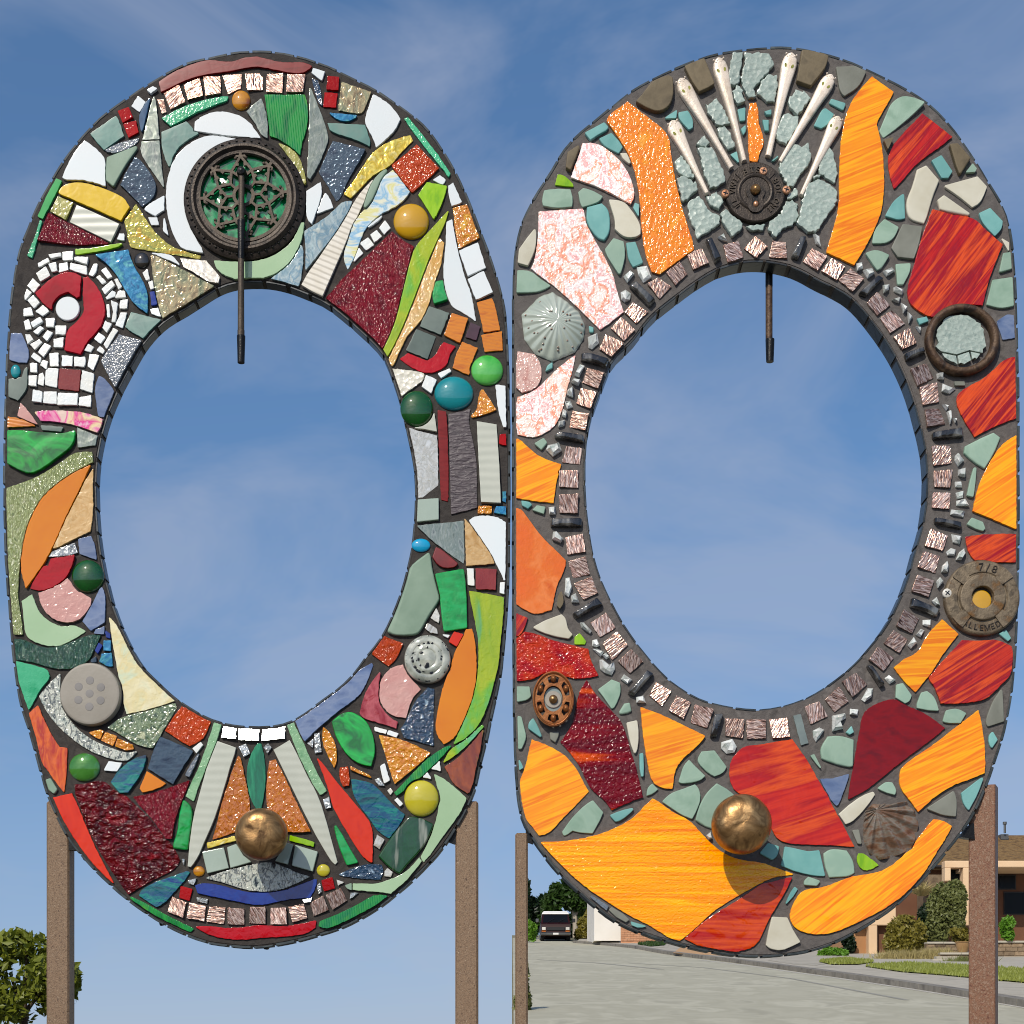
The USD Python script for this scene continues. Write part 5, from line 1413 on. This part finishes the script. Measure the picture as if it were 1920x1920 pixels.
mat('ground', ['#6a6660', '#76726a', '#5c5852'], .6, rough=.9, var=0, k=.4)
mat('hill_earth', ['#8b8468', '#a09878', '#77725a'], .7, rough=.9, var=0, k=.6)
mat('asphalt', ['#938f7e', '#a29e8c', '#9a9684', '#aaa694', '#979382'], .9, (.9, .5, 1), rough=.85, var=0, b=(N, 90, 1.0), k=1.15, det=8.0)
mat('patch', ['#908d82', '#9a978c'], 1.5, rough=.85, var=0, b=(N, 60, 3.0), k=.9)
mat('concrete', ['#bdb5a4', '#cbc3b2', '#b2aa99'], 1.3, rough=.8, var=.05, b=(N, 40, 2.0), k=.7)
mat('kerb', ['#8d877c', '#a59e92', '#7b756c'], 2.0, rough=.85, var=.1, b=(N, 40, 3.0), k=.6)
mat('line_white', ['#d9d5cb', '#c4bfb4'], 3.0, rough=.7, var=0, k=.75)
mat('tan_drive', ['#cfa67c', '#d9b48a'], 1.0, rough=.85, var=0, k=.75)
mat('stucco', ['#e9c8a4', '#efd2b0'], 1.0, rough=.8, var=.03, b=(N, 30, 1.5), k=.8)
mat('tan_stucco', ['#b98d68', '#c39a75'], 1.0, rough=.85, var=.03, b=(N, 30, 1.5), k=.7)
mat('brown_stucco', ['#7a5440', '#86604a'], 1.0, rough=.85, var=.03, b=(N, 30, 1.5), k=.6)
mat('dark_frame', ['#2c2420', '#362c26'], 2.0, rough=.5, k=.6)
mat('window', ['#101214', '#16191c'], 1.0, rough=.25, spec=.15, k=.8)
mat('roof_shingle', ['#6a5236', '#8e7450', '#7a6040', '#5a462e'], 5.0, (1, 1, 3), rough=.9, var=.05, b=('crack', 5.0, 40), k=.75)
mat('white_wall', ['#efeae0', '#e6e1d6'], .8, rough=.8, var=0, b=(N, 30, 1.5), k=.85)
mat('brick_wall', ['#d7a98a', '#c99676', '#e0b698'], 3.0, (1, 1, 3), rough=.85, var=.1, b=(N, 20, 4), k=.75)
mat('dry_stone', ['#8e7a62', '#a8937a', '#756350'], 3.0, rough=.9, var=.3, b=(N, 20, 5), k=.65)
mat('trunk', ['#a49a8a', '#b8ae9e', '#8e8474'], 4.0, (1, 1, .3), rough=.9, var=0, k=.75)
mat('bark', ['#4a3c30', '#5e4e40'], 8.0, rough=.9, var=0, k=.7)
mat('pot', ['#9a7a54', '#b0906a'], 4.0, rough=.7, k=.7)
mat('van_paint', ['#2a0e0c', '#341412'], 2.0, rough=.4, spec=.25, k=.7)
mat('van_roof', ['#dedcd6', '#e6e4de'], 2.0, rough=.4, k=.85)
mat('van_dark', ['#141414', '#1c1c1c'], 2.0, rough=.5, k=.8)
mat('tyre', ['#121212', '#181818'], 2.0, rough=.85, k=.8)
mat('chrome', ['#6a6a68', '#7c7c78'], 2.0, rough=.35, metal=.7, k=.7)
mat('lamp_glass', ['#d8d4c8', '#e2ded2'], 2.0, rough=.15, coat=.5)
mat('amber_lens', ['#b8641c', '#c87428'], 2.0, rough=.2, coat=.5)
mat('grey_metal', ['#5a5c5c', '#6a6c6c'], 3.0, rough=.5, metal=.4)

def leafmat(code, cols, sheen=.25):
    c = [lin(x, .8) for x in cols]
    MAT[code] = usdkit.material(stage, '/World/Looks/m_' + code, {
        'g': ('geometry', {}), 'r': ('rgb_ramp', {'ramp': list(zip([float(x) for x in np.linspace(0, 1, len(c))], c))}),
        'p': ('principled_bsdf', {'roughness': .45, 'specular_ior_level': .4}), 't': ('translucent_bsdf', {}), 'm': ('mix_closure', {'fac': .25})},
        [('g.random_per_island', 'r.fac'), ('r.color', 'p.base_color'), ('r.color', 't.color'), ('p.BSDF', 'm.closure1'), ('t.BSDF', 'm.closure2')], surface='m.closure')
leafmat('leaf_near', ['#7a8226', '#98a23a', '#b0b44e', '#646e20', '#c4bc64'])
leafmat('leaf_dark', ['#1c3016', '#2c4520', '#22381a', '#36502a'])
leafmat('leaf_mid', ['#3a5420', '#4c6a2a', '#2f481c', '#5c7a34'])
leafmat('leaf_olive', ['#7a8048', '#949658', '#666e3a', '#a4a268'])
leafmat('leaf_gold', ['#8a8034', '#a89a48', '#6e6e2a', '#b8a658'])
leafmat('leaf_straw', ['#b8a870', '#cdbd88', '#a3945c', '#d6c898'])
leafmat('leaf_bright', ['#6a9a2c', '#84b040', '#567e26'])
leafmat('turf', ['#9aa24a', '#b0b45c', '#8a9440', '#c0bc74'])

def leaves(pts, size, rng, flat=0.0, aspect=.55, up=None):
    """one small folded leaf (two triangles) for each point"""
    n = len(pts); a = rng.normal(size=(n, 3)); a /= np.linalg.norm(a, axis=1, keepdims=True)
    if up is not None: a = a * .4 + up; a /= np.linalg.norm(a, axis=1, keepdims=True)
    b = np.cross(a, rng.normal(size=(n, 3))); b /= np.linalg.norm(b, axis=1, keepdims=True)
    s = (size * (.6 + .8 * rng.random(n)))[:, None]; c = np.cross(a, b)
    V = np.stack([pts - a * s, pts + b * s * aspect + c * s * .15, pts + a * s, pts - b * s * aspect + c * s * .15], 1).reshape(-1, 3)
    i = np.arange(n)[:, None] * 4
    return trimesh.Trimesh(V, np.vstack([i + [0, 1, 2], i + [0, 2, 3]]), process=False)

def blob_points(n, c, r, rng, lumps=14, shell=.55, rough=.28):
    """points through a lumpy crown: many overlapping clumps inside an ellipsoid, sparse between them"""
    c = np.array(c, float); r = np.array(r, float)
    d = rng.normal(size=(lumps, 3)); d /= np.linalg.norm(d, axis=1, keepdims=True)
    cl = d * (shell + .25 * rng.random((lumps, 1))); rad = .30 + rough * rng.random(lumps)
    k = rng.integers(0, lumps, n); e = rng.normal(size=(n, 3)); e /= np.linalg.norm(e, axis=1, keepdims=True)
    e *= (rng.random((n, 1)) ** .45) * rad[k][:, None]
    p = cl[k] + e; L = np.linalg.norm(p, axis=1, keepdims=True); p = np.where(L > 1.0, p / L * (1 - .06 * rng.random((n, 1))), p)
    return c + p * r

def poly_sheet(pts, dz, thick=0.0):
    """flat piece lying on the climbing street: outline in plan, lifted dz"""
    P = Polygon([(p[0], p[1]) for p in pts]).buffer(0)
    P = P.segmentize(4.0)
    m = trimesh.creation.extrude_polygon(P, max(thick, .002), engine='earcut')
    v = np.array(m.vertices); v[:, 2] += SL * v[:, 1] + dz - max(thick, .002)
    return trimesh.Trimesh(v, m.faces, process=False)

# --- ground, hill, road
g = trimesh.Trimesh([(-3000, -3000, -.1), (3000, -3000, -.1), (3000, 3000, -.1), (-3000, 3000, -.1)], [[0, 1, 2], [0, 2, 3]], process=False)
obj('ground', g, 'ground', smooth=False, kind='structure')
edge0 = .0
hx = [(edge0 + .0, .9), (60, .9), (60, 128), (edge0, 128)]
V = [(x, y, SL * y) for x, y in hx] + [(x, y, -.5) for x, y in hx]
obj('hillside', trimesh.Trimesh(V, [[0, 1, 2], [0, 2, 3], [4, 6, 5], [4, 7, 6], [0, 4, 5], [0, 5, 1], [1, 5, 6], [1, 6, 2], [2, 6, 7], [2, 7, 3], [3, 7, 4], [3, 4, 0]], process=False), 'hill_earth', smooth=False, kind='structure')
KERB = [(1078, 1768), (1130, 1772), (1190, 1778), (1250, 1789), (1310, 1797), (1370, 1804), (1430, 1812), (1500, 1822), (1600, 1836), (1700, 1851), (1800, 1867), (1890, 1882), (1960, 1894), (2100, 1921)]
kb = [gp(*p) for p in KERB]
kb2 = [(60.0, 9.0)]
road = [(.02, 1.0), (kb[-1][0] + 8, 1.0)] + [(p[0], p[1]) for p in kb[::-1]] + [(gp(1060, 1762)[0], 112), (.04, 112)]
obj('road', poly_sheet(road, .006), 'asphalt', smooth=False, kind='structure')
walk = [(p[0] + .12, p[1] + .05) for p in kb] + [(60, kb[-1][1]), (60, 127), (6, 127)]
obj('pavement', poly_sheet(walk, .12, .5), 'concrete', smooth=False, kind='structure')
off = LineString([(p[0], p[1]) for p in kb]).buffer(.16, cap_style=2, single_sided=False)
ks = []
ex = LineString([(p[0], p[1]) for p in kb]); nk = 46
for i in range(nk):
    a, b = ex.interpolate(i / nk, normalized=True), ex.interpolate((i + 1) / nk, normalized=True)
    st = LineString([a, b]); L = st.length
    st = LineString([st.interpolate(.01), st.interpolate(L - .01)]).buffer(.14, cap_style=2)
    obj('kerb_stone', poly_sheet(list(st.exterior.coords)[:-1], .135, .4), 'kerb', smooth=False, kind='structure')
def pave_line(name, pts, w, dz, m):
    P = LineString([(p[0], p[1]) for p in pts]).buffer(w, cap_style=2)
    obj(name, poly_sheet(list(P.exterior.coords)[:-1], dz), m, smooth=False, kind='structure')
pave_line('gutter_line', [gp(x, y + 3) for x, y in KERB[4:]], .07, .012, 'line_white')
for pts, w in (([(1180, 1806), (1320, 1815), (1480, 1835), (1700, 1876)], .06), ([(1010, 1800), (1120, 1806), (1240, 1818)], .09)):
    pave_line('road_seam', [gp(*p) for p in pts], w, .012, 'patch')
def patch_on(name, px, dz, m, thick=0.0, kind='structure', label=None):
    return obj(name, poly_sheet([gp(*p) for p in px], dz, thick), m, smooth=False, kind=kind, label=label)
patch_on('driveway', [(1262, 1793), (1280, 1778), (1345, 1778), (1400, 1790), (1395, 1801), (1330, 1797)], .128, 'tan_drive')
patch_on('driveway', [(1440, 1808), (1455, 1796), (1560, 1797), (1600, 1806), (1530, 1818), (1490, 1816)], .128, 'concrete')
patch_on('driveway', [(1120, 1770), (1150, 1762), (1260, 1770), (1250, 1783)], .128, 'concrete')
rt = np.random.default_rng(77)
def lawn(px, n, m, size=.05, label=None, name='lawn'):
    P = Polygon([(gp(*p)[0], gp(*p)[1]) for p in px]).buffer(0); a, b, c, d = P.bounds
    base = poly_sheet([gp(*p) for p in px], .15)
    q = np.c_[a + (c - a) * rt.random(n * 3), b + (d - b) * rt.random(n * 3)]
    import shapely
    q = q[shapely.contains_xy(P, q[:, 0], q[:, 1])][:n]
    pts = np.c_[q, SL * q[:, 1] + .15 + size * .5 * rt.random(len(q))]
    lf = leaves(pts, size, rt, up=np.array([0, 0, 1.0]), aspect=.3)
    obj(name, cat([base, lf]), m, smooth=False, label=label, cat='grass', kind='stuff')
lawn([(1622, 1821), (1700, 1816), (1780, 1820), (1960, 1832), (1960, 1858), (1860, 1848), (1760, 1838), (1690, 1832)], 6000, 'turf', .07, 'mown green grass strip between the kerb and the pavement on the right')
lawn([(1535, 1812), (1585, 1806), (1640, 1812), (1610, 1817), (1560, 1817)], 1500, 'turf', .07, 'small patch of green grass beside the concrete driveway')
lawn([(1195, 1776), (1215, 1772), (1252, 1772), (1245, 1778), (1220, 1780)], 900, 'leaf_mid', .09, 'dull green weeds at the foot of the low brick wall')

# --- planting: trunk + crown things
def plant(name, label, cat_, px, py_base, y, crowns, leafm, n, size, trunk=None, group=None, up=None, seed=1, lumps=14, aspect=.55, shell=.55):
    """crowns: (px, py, half width px, half height px) at distance y"""
    r = np.random.default_rng(seed); sc = y / F
    b = at(px, py_base, y)
    t = thing(name, b, label, cat_, group)
    tot = sum(c[2] * c[3] for c in crowns); ms = []
    for c in crowns:
        k = max(60, int(n * c[2] * c[3] / tot)); cc = at(c[0], c[1], y)
        ms.append(leaves(blob_points(k, cc, (c[2] * sc, max(c[2], c[3] * .6) * sc * .9, c[3] * sc), r, lumps, shell), size, r, up=up, aspect=aspect))
    obj('crown', cat(ms), leafm, t, smooth=False)
    if trunk:
        tm, w, segs = trunk; ts = []
        for (x0, y0, r0), (x1, y1, r1) in segs: ts.append(tube(at(x0, y0, y), at(x1, y1, y), r0 * sc, r1 * sc, 9))
        obj('trunk', cat(ts), tm, t, smooth=60)
    return t
plant('street_tree', 'leafy yellow-green young tree behind the left steel post', 'tree', 45, 2800, 11.0,
      [(40, 1838, 108, 92), (12, 1800, 70, 62), (100, 1832, 52, 58), (30, 1880, 90, 40)], 'leaf_near', 3000, .038,
      ('bark', 1, [((48, 2330, 9), (46, 1900, 6)), ((46, 1900, 5), (20, 1830, 2.5)), ((46, 1900, 5), (90, 1840, 2.5)), ((46, 1900, 5), (50, 1780, 2))]), seed=3, lumps=13, aspect=.5, shell=.62)
plant('shade_tree', 'big dark green tree with a pale trunk behind the parked van', 'tree', 1078, 1757, 104,
      [(1078, 1672, 36, 36), (1045, 1690, 28, 34), (1100, 1700, 26, 28), (1030, 1715, 20, 30), (1120, 1710, 22, 26)], 'leaf_mid', 5200, .22,
      ('trunk', 1, [((1079, 1758, 5.5), (1078, 1715, 4.2)), ((1078, 1717, 4), (1062, 1692, 2)), ((1078, 1717, 3.6), (1092, 1690, 2)), ((1078, 1717, 3), (1078, 1680, 2))]), seed=4)
plant('cypress_tree', 'narrow dark cypress tree behind the right mosaic\'s left post', 'tree', 994, 1764, 106, [(993, 1705, 13, 62), (1002, 1722, 10, 45)], 'leaf_dark', 2600, .2,
      ('bark', 1, [((994, 1768, 2), (994, 1720, 1.2))]), seed=5)
plant('dark_tree', 'dark green spreading tree between the cypress and the van', 'tree', 1020, 1762, 112, [(1022, 1715, 26, 40), (1048, 1735, 30, 28), (1085, 1735, 30, 26)], 'leaf_dark', 4200, .24,
      ('bark', 1, [((1020, 1765, 3), (1021, 1725, 2))]), seed=6)
plant('hedge_bush', 'tall golden-green bush beside the white wall', 'bush', 1098, 1764, 99, [(1098, 1738, 15, 27), (1090, 1752, 12, 12), (1106, 1722, 10, 18)], 'leaf_gold', 2200, .16, seed=7)
plant('hedge_bush', 'bright green low bush left of the parked van', 'bush', 992, 1768, 92, [(994, 1748, 13, 20), (988, 1738, 9, 16)], 'leaf_bright', 1300, .15, seed=8)
plant('clipped_hedge', 'dark clipped hedge at the road\'s left edge beside the steel post', 'hedge', 982, 1897, 26.0, [(982, 1850, 16, 48), (978, 1890, 18, 30)], 'leaf_olive', 2600, .05, seed=9)
plant('round_bush', 'round golden-olive bush in front of the house', 'bush', 1697, 1790, 58, [(1697, 1752, 42, 36), (1690, 1770, 38, 22)], 'leaf_gold', 6000, .085, seed=10, lumps=30, shell=.7)
plant('tall_bush', 'tall grey-olive bush in front of the house portal', 'bush', 1775, 1780, 60, [(1775, 1700, 36, 48), (1772, 1735, 36, 40), (1790, 1690, 24, 40)], 'leaf_olive', 8000, .085, seed=11, lumps=34, shell=.7)
plant('low_shrub', 'small bright green shrub under the right mosaic\'s lowest edge', 'bush', 1557, 1797, 57, [(1556, 1786, 22, 13), (1575, 1788, 16, 9)], 'leaf_bright', 1800, .07, seed=12)
plant('dark_shrub', 'dark shrub in the shade beside the tan wall', 'bush', 1590, 1794, 60, [(1588, 1770, 16, 24)], 'leaf_dark', 1200, .09, seed=13)
plant('green_shrub', 'bright green shrub right of the right steel post', 'bush', 1888, 1765, 56, [(1890, 1742, 14, 24)], 'leaf_bright', 1100, .09, seed=14)
plant('dark_shrub', 'dark evergreen shrub between the round and the tall bush', 'bush', 1735, 1786, 61, [(1737, 1735, 16, 42)], 'leaf_dark', 1600, .1, seed=15)
# ornamental grass clumps and the yucca: long blades
def blades(name, label, cat_, px, py, y, n, hgt, spread, m, seed, wid=.012, group=None, cone=.5):
    r = np.random.default_rng(seed); b = at(px, py, y); t = thing(name, b, label, cat_, group)
    V = []; T = []
    for i in range(n):
        o = b + np.array([r.normal() * spread, r.normal() * spread * .6, 0]); o[2] = b[2]
        d = np.array([r.normal() * cone, r.normal() * cone, 1.0]); d /= np.linalg.norm(d); L = hgt * (.6 + .5 * r.random())
        s = np.array([1.0, 0, 0]) * wid; k = len(V)
        p1 = o + d * L * .6; p2 = o + d * L + np.array([d[0], d[1], -.25]) * L * .2
        V += [o - s, o + s, p1 + s * .8, p1 - s * .8, p2]; T += [[k, k + 1, k + 2], [k, k + 2, k + 3], [k + 3, k + 2, k + 4]]
    obj('blades', trimesh.Trimesh(V, T, process=False), m, t, smooth=False)
for i, (px, py, lab) in enumerate([(1672, 1806, 'leftmost straw-coloured grass clump in front of the round bush'), (1700, 1807, 'straw-coloured grass clump below the middle of the round bush'), (1728, 1806, 'straw-coloured grass clump right of the round bush'), (1755, 1801, 'rightmost straw-coloured grass clump beside the low stone wall')]):
    blades('grass_clump', lab, 'grass clump', px, py, 53, 420, .52, .26, 'leaf_straw', 40 + i, group='dry grass clumps before the house')
blades('yucca', 'spiky yucca between the oval\'s edge and the tall bush', 'yucca', 1728, 1680, 63, 160, .75, .06, 'leaf_straw', 50, .03, cone=1.1)
blades('lavender_clump', 'grey-green flowering clump by the steps below the planter', 'plant', 1806, 1816, 50, 500, .45, .25, 'leaf_olive', 51, .02)

# --- the brown house on the right
HY = 62.0
def hbox(x0, y0, x1, y1, yn, yf, bev=0.0):
    a = at(x0, y1, yn); b = at(x1, y0, yn)
    return box((a[0], yn, a[2]), (b[0], yf, b[2]), bev)
hs = thing('house', at(1760, 1795, HY + 3), 'flat-beamed brown house with a shingled roof and pale portal, on the right', 'house')
obj('wall', hbox(1655, 1626, 2010, 1800, HY + 3.0, HY + 10), 'brown_stucco', hs)
obj('side_wall', hbox(1592, 1690, 1654, 1802, HY + 2.4, HY + 10), 'tan_stucco', hs)
a, b = at(1690, 1624, HY + 2.4), at(2020, 1624, HY + 2.4); c, d = at(2020, 1566, HY + 6), at(1700, 1566, HY + 6)
V = [a, b, c, d]; V2 = [p - np.array([0, 0, .15]) for p in V]
obj('roof', trimesh.Trimesh(V + V2, [[0, 1, 2], [0, 2, 3], [4, 6, 5], [4, 7, 6], [0, 4, 5], [0, 5, 1], [1, 5, 6], [1, 6, 2], [2, 6, 7], [2, 7, 3], [3, 7, 4], [3, 4, 0]], process=False), 'roof_shingle', hs, smooth=False)
obj('portal_beam', hbox(1772, 1614, 1826, 1627, HY, HY + .5, .02), 'stucco', hs)
obj('portal_leg', hbox(1772, 1627, 1783, 1652, HY + .004, HY + .49, .02), 'stucco', hs)
obj('portal_pillar', hbox(1806, 1627, 1826, 1735, HY + .004, HY + .49, .02), 'stucco', hs)
obj('portal_beam', hbox(1826.2, 1614, 2010, 1626, HY + .3, HY + 2.9, .02), 'stucco', hs)
obj('portal_wall', hbox(1740, 1640, 1772, 1760, HY + 1.2, HY + 2.9), 'dry_stone', hs)
obj('garage_pillar', hbox(1629, 1735, 1645, 1803, HY - 2, HY - 1.4, .02), 'stucco', hs)
obj('garage_panel', hbox(1645.3, 1735, 1672, 1803, HY - 1.6, HY - 1.3), 'brown_stucco', hs)
obj('garage_panel', hbox(1600, 1735, 1628.7, 1803, HY - 1.5, HY - 1.3), 'tan_stucco', hs)
obj('garage_beam', hbox(1600, 1700, 1680, 1734.7, HY - 2, HY - 1.3, .02), 'stucco', hs)
for x0, x1, y0, y1 in ((1784, 1805, 1632, 1700), (1872, 1905, 1640, 1668), (1882, 1925, 1672, 1715), (1835, 1868, 1640, 1715)):
    w = obj('window', hbox(x0, y0, x1, y1, HY + 2.95, HY + 3.2), 'dark_frame', hs)
    obj('pane', hbox(x0 + 2, y0 + 2, x1 - 2, y1 - 2, HY + 2.92, HY + 2.98), 'window', w)
ga, gb = at(1688, 1624.5, HY + 2.3), at(2022, 1624.5, HY + 2.3)
obj('gutter', tube(ga, gb, .06, .06, 10), 'dark_frame', hs, smooth=50)
ch = obj('chimney', hbox(1877, 1564, 1891, 1574, HY + 5.4, HY + 5.8), 'grey_metal', hs)
obj('flue', cat([tube(at(1884, 1562, HY + 5.3), at(1884, 1545, HY + 5.3), .05, .05, 12), tube(at(1884, 1546, HY + 5.3), at(1884, 1541, HY + 5.3), .085, .085, 12)]), 'grey_metal', ch, smooth=50)

# --- low stone garden walls, each stone a piece
def stone_wall(label, x0, x1, ytop, ybot, y, seed):
    r = np.random.default_rng(seed); A = at(x0, ybot, y); B = at(x1, ytop, y)
    t = thing('garden_wall', (A + B) / 2 * np.array([1, 1, 0]) + np.array([0, 0, A[2]]), label, 'wall')
    hgt = B[2] - A[2]; cap = .07
    obj('core', box((A[0], y + .06, A[2] - .3), (B[0], y + .4, B[2] - cap - .004)), 'dry_stone', t)
    rows = max(2, int((hgt - cap) / .13)); rh = (hgt - cap) / rows
    for i in range(rows):
        x = A[0]
        while x < B[0] - .05:
            w = min(.18 + .3 * r.random(), B[0] - x)
            obj('stone', box((x + .008, y + .005 + .03 * r.random(), A[2] + i * rh + .006), (x + w - .008, y + .1, A[2] + (i + 1) * rh - .006), .012), 'dry_stone', t)
            x += w
    n = max(2, int((B[0] - A[0]) / .8))
    for i in range(n):
        xa, xb = A[0] + (B[0] - A[0]) * i / n, A[0] + (B[0] - A[0]) * (i + 1) / n
        obj('cap_stone', box((xa + .005, y - .04, B[2] - cap), (xb - .005, y + .45, B[2]), .01), 'concrete', t)
stone_wall('low stone garden wall with pale caps behind the planter, under the tall bush', 1738, 1800, 1766, 1782, 57, 60)
stone_wall('lower stone terrace wall with pale caps in front of the planter', 1762, 1842, 1786, 1800, 52.5, 61)
stone_wall('low stone wall right of the right steel post', 1842, 1960, 1764, 1792, 56, 62)
st = thing('garden_steps', at(1775, 1806, 51), 'pale concrete steps beside the straw grass clumps', 'steps')
for i in range(3):
    A = at(1742 + 7 * i, 1808 - 5 * i, 50.5 + .35 * i); B = at(1800, 1803 - 5 * i, 50.5 + .35 * i)
    obj('step', box((A[0], A[1], A[2] - .2), (B[0], A[1] + .34, B[2]), .01), 'concrete', st)
pb = at(1805, 1786, 54)
pt = thing('planter', pb, 'tan clay planter with a yellow-green plant on the terrace wall', 'planter')
prof = [(.15, 0), (.2, .12), (.24, .28), (.235, .33), (.26, .335), (.26, .37), (.22, .37)]
ang = np.linspace(0, 2 * np.pi, 28, endpoint=False)
rings = [np.c_[pb[0] + r * np.cos(ang), pb[1] + r * np.sin(ang), np.full(28, pb[2] + h_)] for r, h_ in prof]
obj('pot', trimesh.Trimesh(*stack(rings), process=False), 'pot', pt, smooth=40)
rr = np.random.default_rng(70)
obj('plant', leaves(blob_points(500, pb + np.array([-.1, 0, .58]), (.45, .35, .28), rr), .075, rr), 'leaf_gold', pt, smooth=False)

# --- white garage and low brick wall, left of the oval's foot
gw = thing('white_building', at(1140, 1763, 84), 'plain white building seen past the lower left of the right mosaic', 'building')
obj('wall', hbox(1114, 1655, 1164, 1764, 84, 92), 'white_wall', gw)
obj('side_wall', hbox(1164.3, 1662, 1260, 1745, 88, 92), 'white_wall', gw)
obj('eave', hbox(1110, 1648, 1168, 1654.6, 83.7, 92.4), 'stucco', gw)
bw = thing('brick_wall', at(1195, 1764, 83), 'low pinkish brick wall beside the white building', 'wall')
A = at(1164.5, 1764, 83); B = at(1260, 1732, 83)
obj('core', box((A[0], 83.06, A[2] - .3), (B[0], 83.3, B[2])), 'brick_wall', bw)
nr = 8; rh = (B[2] - A[2]) / nr; rb = np.random.default_rng(81)
for i in range(nr):
    x = A[0] + (0 if i % 2 == 0 else -.16)
    while x < B[0]:
        xa, xb = max(x, A[0]), min(x + .33, B[0])
        if xb - xa > .06: obj('brick', box((xa + .006, 83.0 + .015 * rb.random(), A[2] + i * rh + .006), (xb - .006, 83.1, A[2] + (i + 1) * rh - .006)), 'brick_wall', bw, smooth=False)
        x += .33

# --- the parked van
VY = 97.0
vz = gz(VY) + .01
vc = at(1042, 1765, VY); vx = vc[0]
van = thing('parked_van', (vx, VY + 2.2, vz), 'dark maroon van with a white roof, parked on the left of the road', 'van')
def vprof(pts, w, x0=0.0):
    """side outline (y from the nose, z) swept across the van's width, edges rounded in"""
    P = Polygon(pts); m = trimesh.creation.extrude_polygon(P, w, engine='earcut'); v = np.array(m.vertices)
    return trimesh.Trimesh(np.c_[vx + x0 - w / 2 + v[:, 2], VY + v[:, 0], vz + v[:, 1]], m.faces, process=False)
obj('body', vprof([(0, .38), (.04, .80), (.16, 1.06), (.28, 1.12), (4.6, 1.12), (4.7, .5), (4.6, .34), (.1, .32)], 1.84), 'van_paint', van, smooth=30)
cabin = trimesh.convex.convex_hull([(vx + sx * w, VY + y, vz + z) for sx in (-1, 1) for w, y, z in ((.90, .30, 1.121), (.90, 4.6, 1.121), (.80, .92, 1.72), (.80, 4.5, 1.72))])
obj('cabin', cabin, 'van_paint', van, smooth=20)
roof = trimesh.convex.convex_hull([(vx + sx * w, VY + y, vz + z) for sx in (-1, 1) for w, y, z in ((.83, .86, 1.722), (.83, 4.52, 1.722), (.82, .90, 1.80), (.70, 1.1, 1.93), (.70, 4.4, 1.93), (.82, 4.5, 1.80))])
obj('roof', roof, 'van_roof', van, smooth=25)
ws = lambda s, z0, z1, x0, x1: trimesh.Trimesh([(vx + x0, VY + .30 + (z0 - 1.12) * 1.033 - s, vz + z0), (vx + x1, VY + .30 + (z0 - 1.12) * 1.033 - s, vz + z0), (vx + x1 * .93, VY + .30 + (z1 - 1.12) * 1.033 - s, vz + z1), (vx + x0 * .93, VY + .30 + (z1 - 1.12) * 1.033 - s, vz + z1)], [[0, 1, 2], [0, 2, 3]], process=False)
obj('windscreen', ws(.012, 1.16, 1.68, -.78, .78), 'window', van, smooth=False)
obj('wiper', cat([tube((vx - .5, VY + .31, vz + 1.17), (vx - .1, VY + .55, vz + 1.42), .012), tube((vx + .15, VY + .31, vz + 1.17), (vx + .55, VY + .55, vz + 1.42), .012)]), 'van_dark', van)
obj('grille', box((vx - .55, VY - .03, vz + .66), (vx + .55, VY + .05, vz + .86), .01), 'van_dark', van)
for sx in (-1, 1):
    hl = obj('headlight', box((vx + sx * .60, VY - .04, vz + .66), (vx + sx * .86, VY + .06, vz + .88), .02), 'chrome', van)
    obj('lens', box((vx + sx * .62, VY - .05, vz + .68), (vx + sx * .84, VY - .035, vz + .86), .005), 'lamp_glass', hl)
    obj('indicator', box((vx + sx * .60, VY - .035, vz + .56), (vx + sx * .86, VY + .06, vz + .64), .01), 'amber_lens', van)
    mi = obj('mirror', box((vx + sx * 1.02, VY + .50, vz + 1.18), (vx + sx * 1.22, VY + .58, vz + 1.42), .03), 'chrome' if sx < 0 else 'van_dark', van)
    obj('mirror_arm', tube((vx + sx * .88, VY + .62, vz + 1.2), (vx + sx * 1.04, VY + .55, vz + 1.28), .018), 'van_dark', mi)
    for yy in (.85, 3.75):
        w = obj('wheel', tube((vx + sx * .70, VY + yy, vz + .33), (vx + sx * .925, VY + yy, vz + .33), .33, .33, 28), 'tyre', van, smooth=50)
        obj('rim', tube((vx + sx * .80, VY + yy, vz + .33), (vx + sx * .932, VY + yy, vz + .33), .19, .18, 20), 'chrome', w, smooth=50)
    obj('side_window', trimesh.Trimesh([(vx + sx * (.903 - .1 * (z - 1.12) / .6), VY + y, vz + z) for y, z in ((.6, 1.17), (1.7, 1.17), (1.7, 1.66), (1.0, 1.66))], [[0, 1, 2], [0, 2, 3]] if sx > 0 else [[0, 2, 1], [0, 3, 2]], process=False), 'window', van, smooth=False)
bp = obj('bumper', box((vx - .94, VY - .12, vz + .36), (vx + .94, VY + .05, vz + .53), .04), 'chrome', van)
obj('number_plate', box((vx - .17, VY - .135, vz + .39), (vx + .17, VY - .121, vz + .50), .003), 'van_roof', bp)
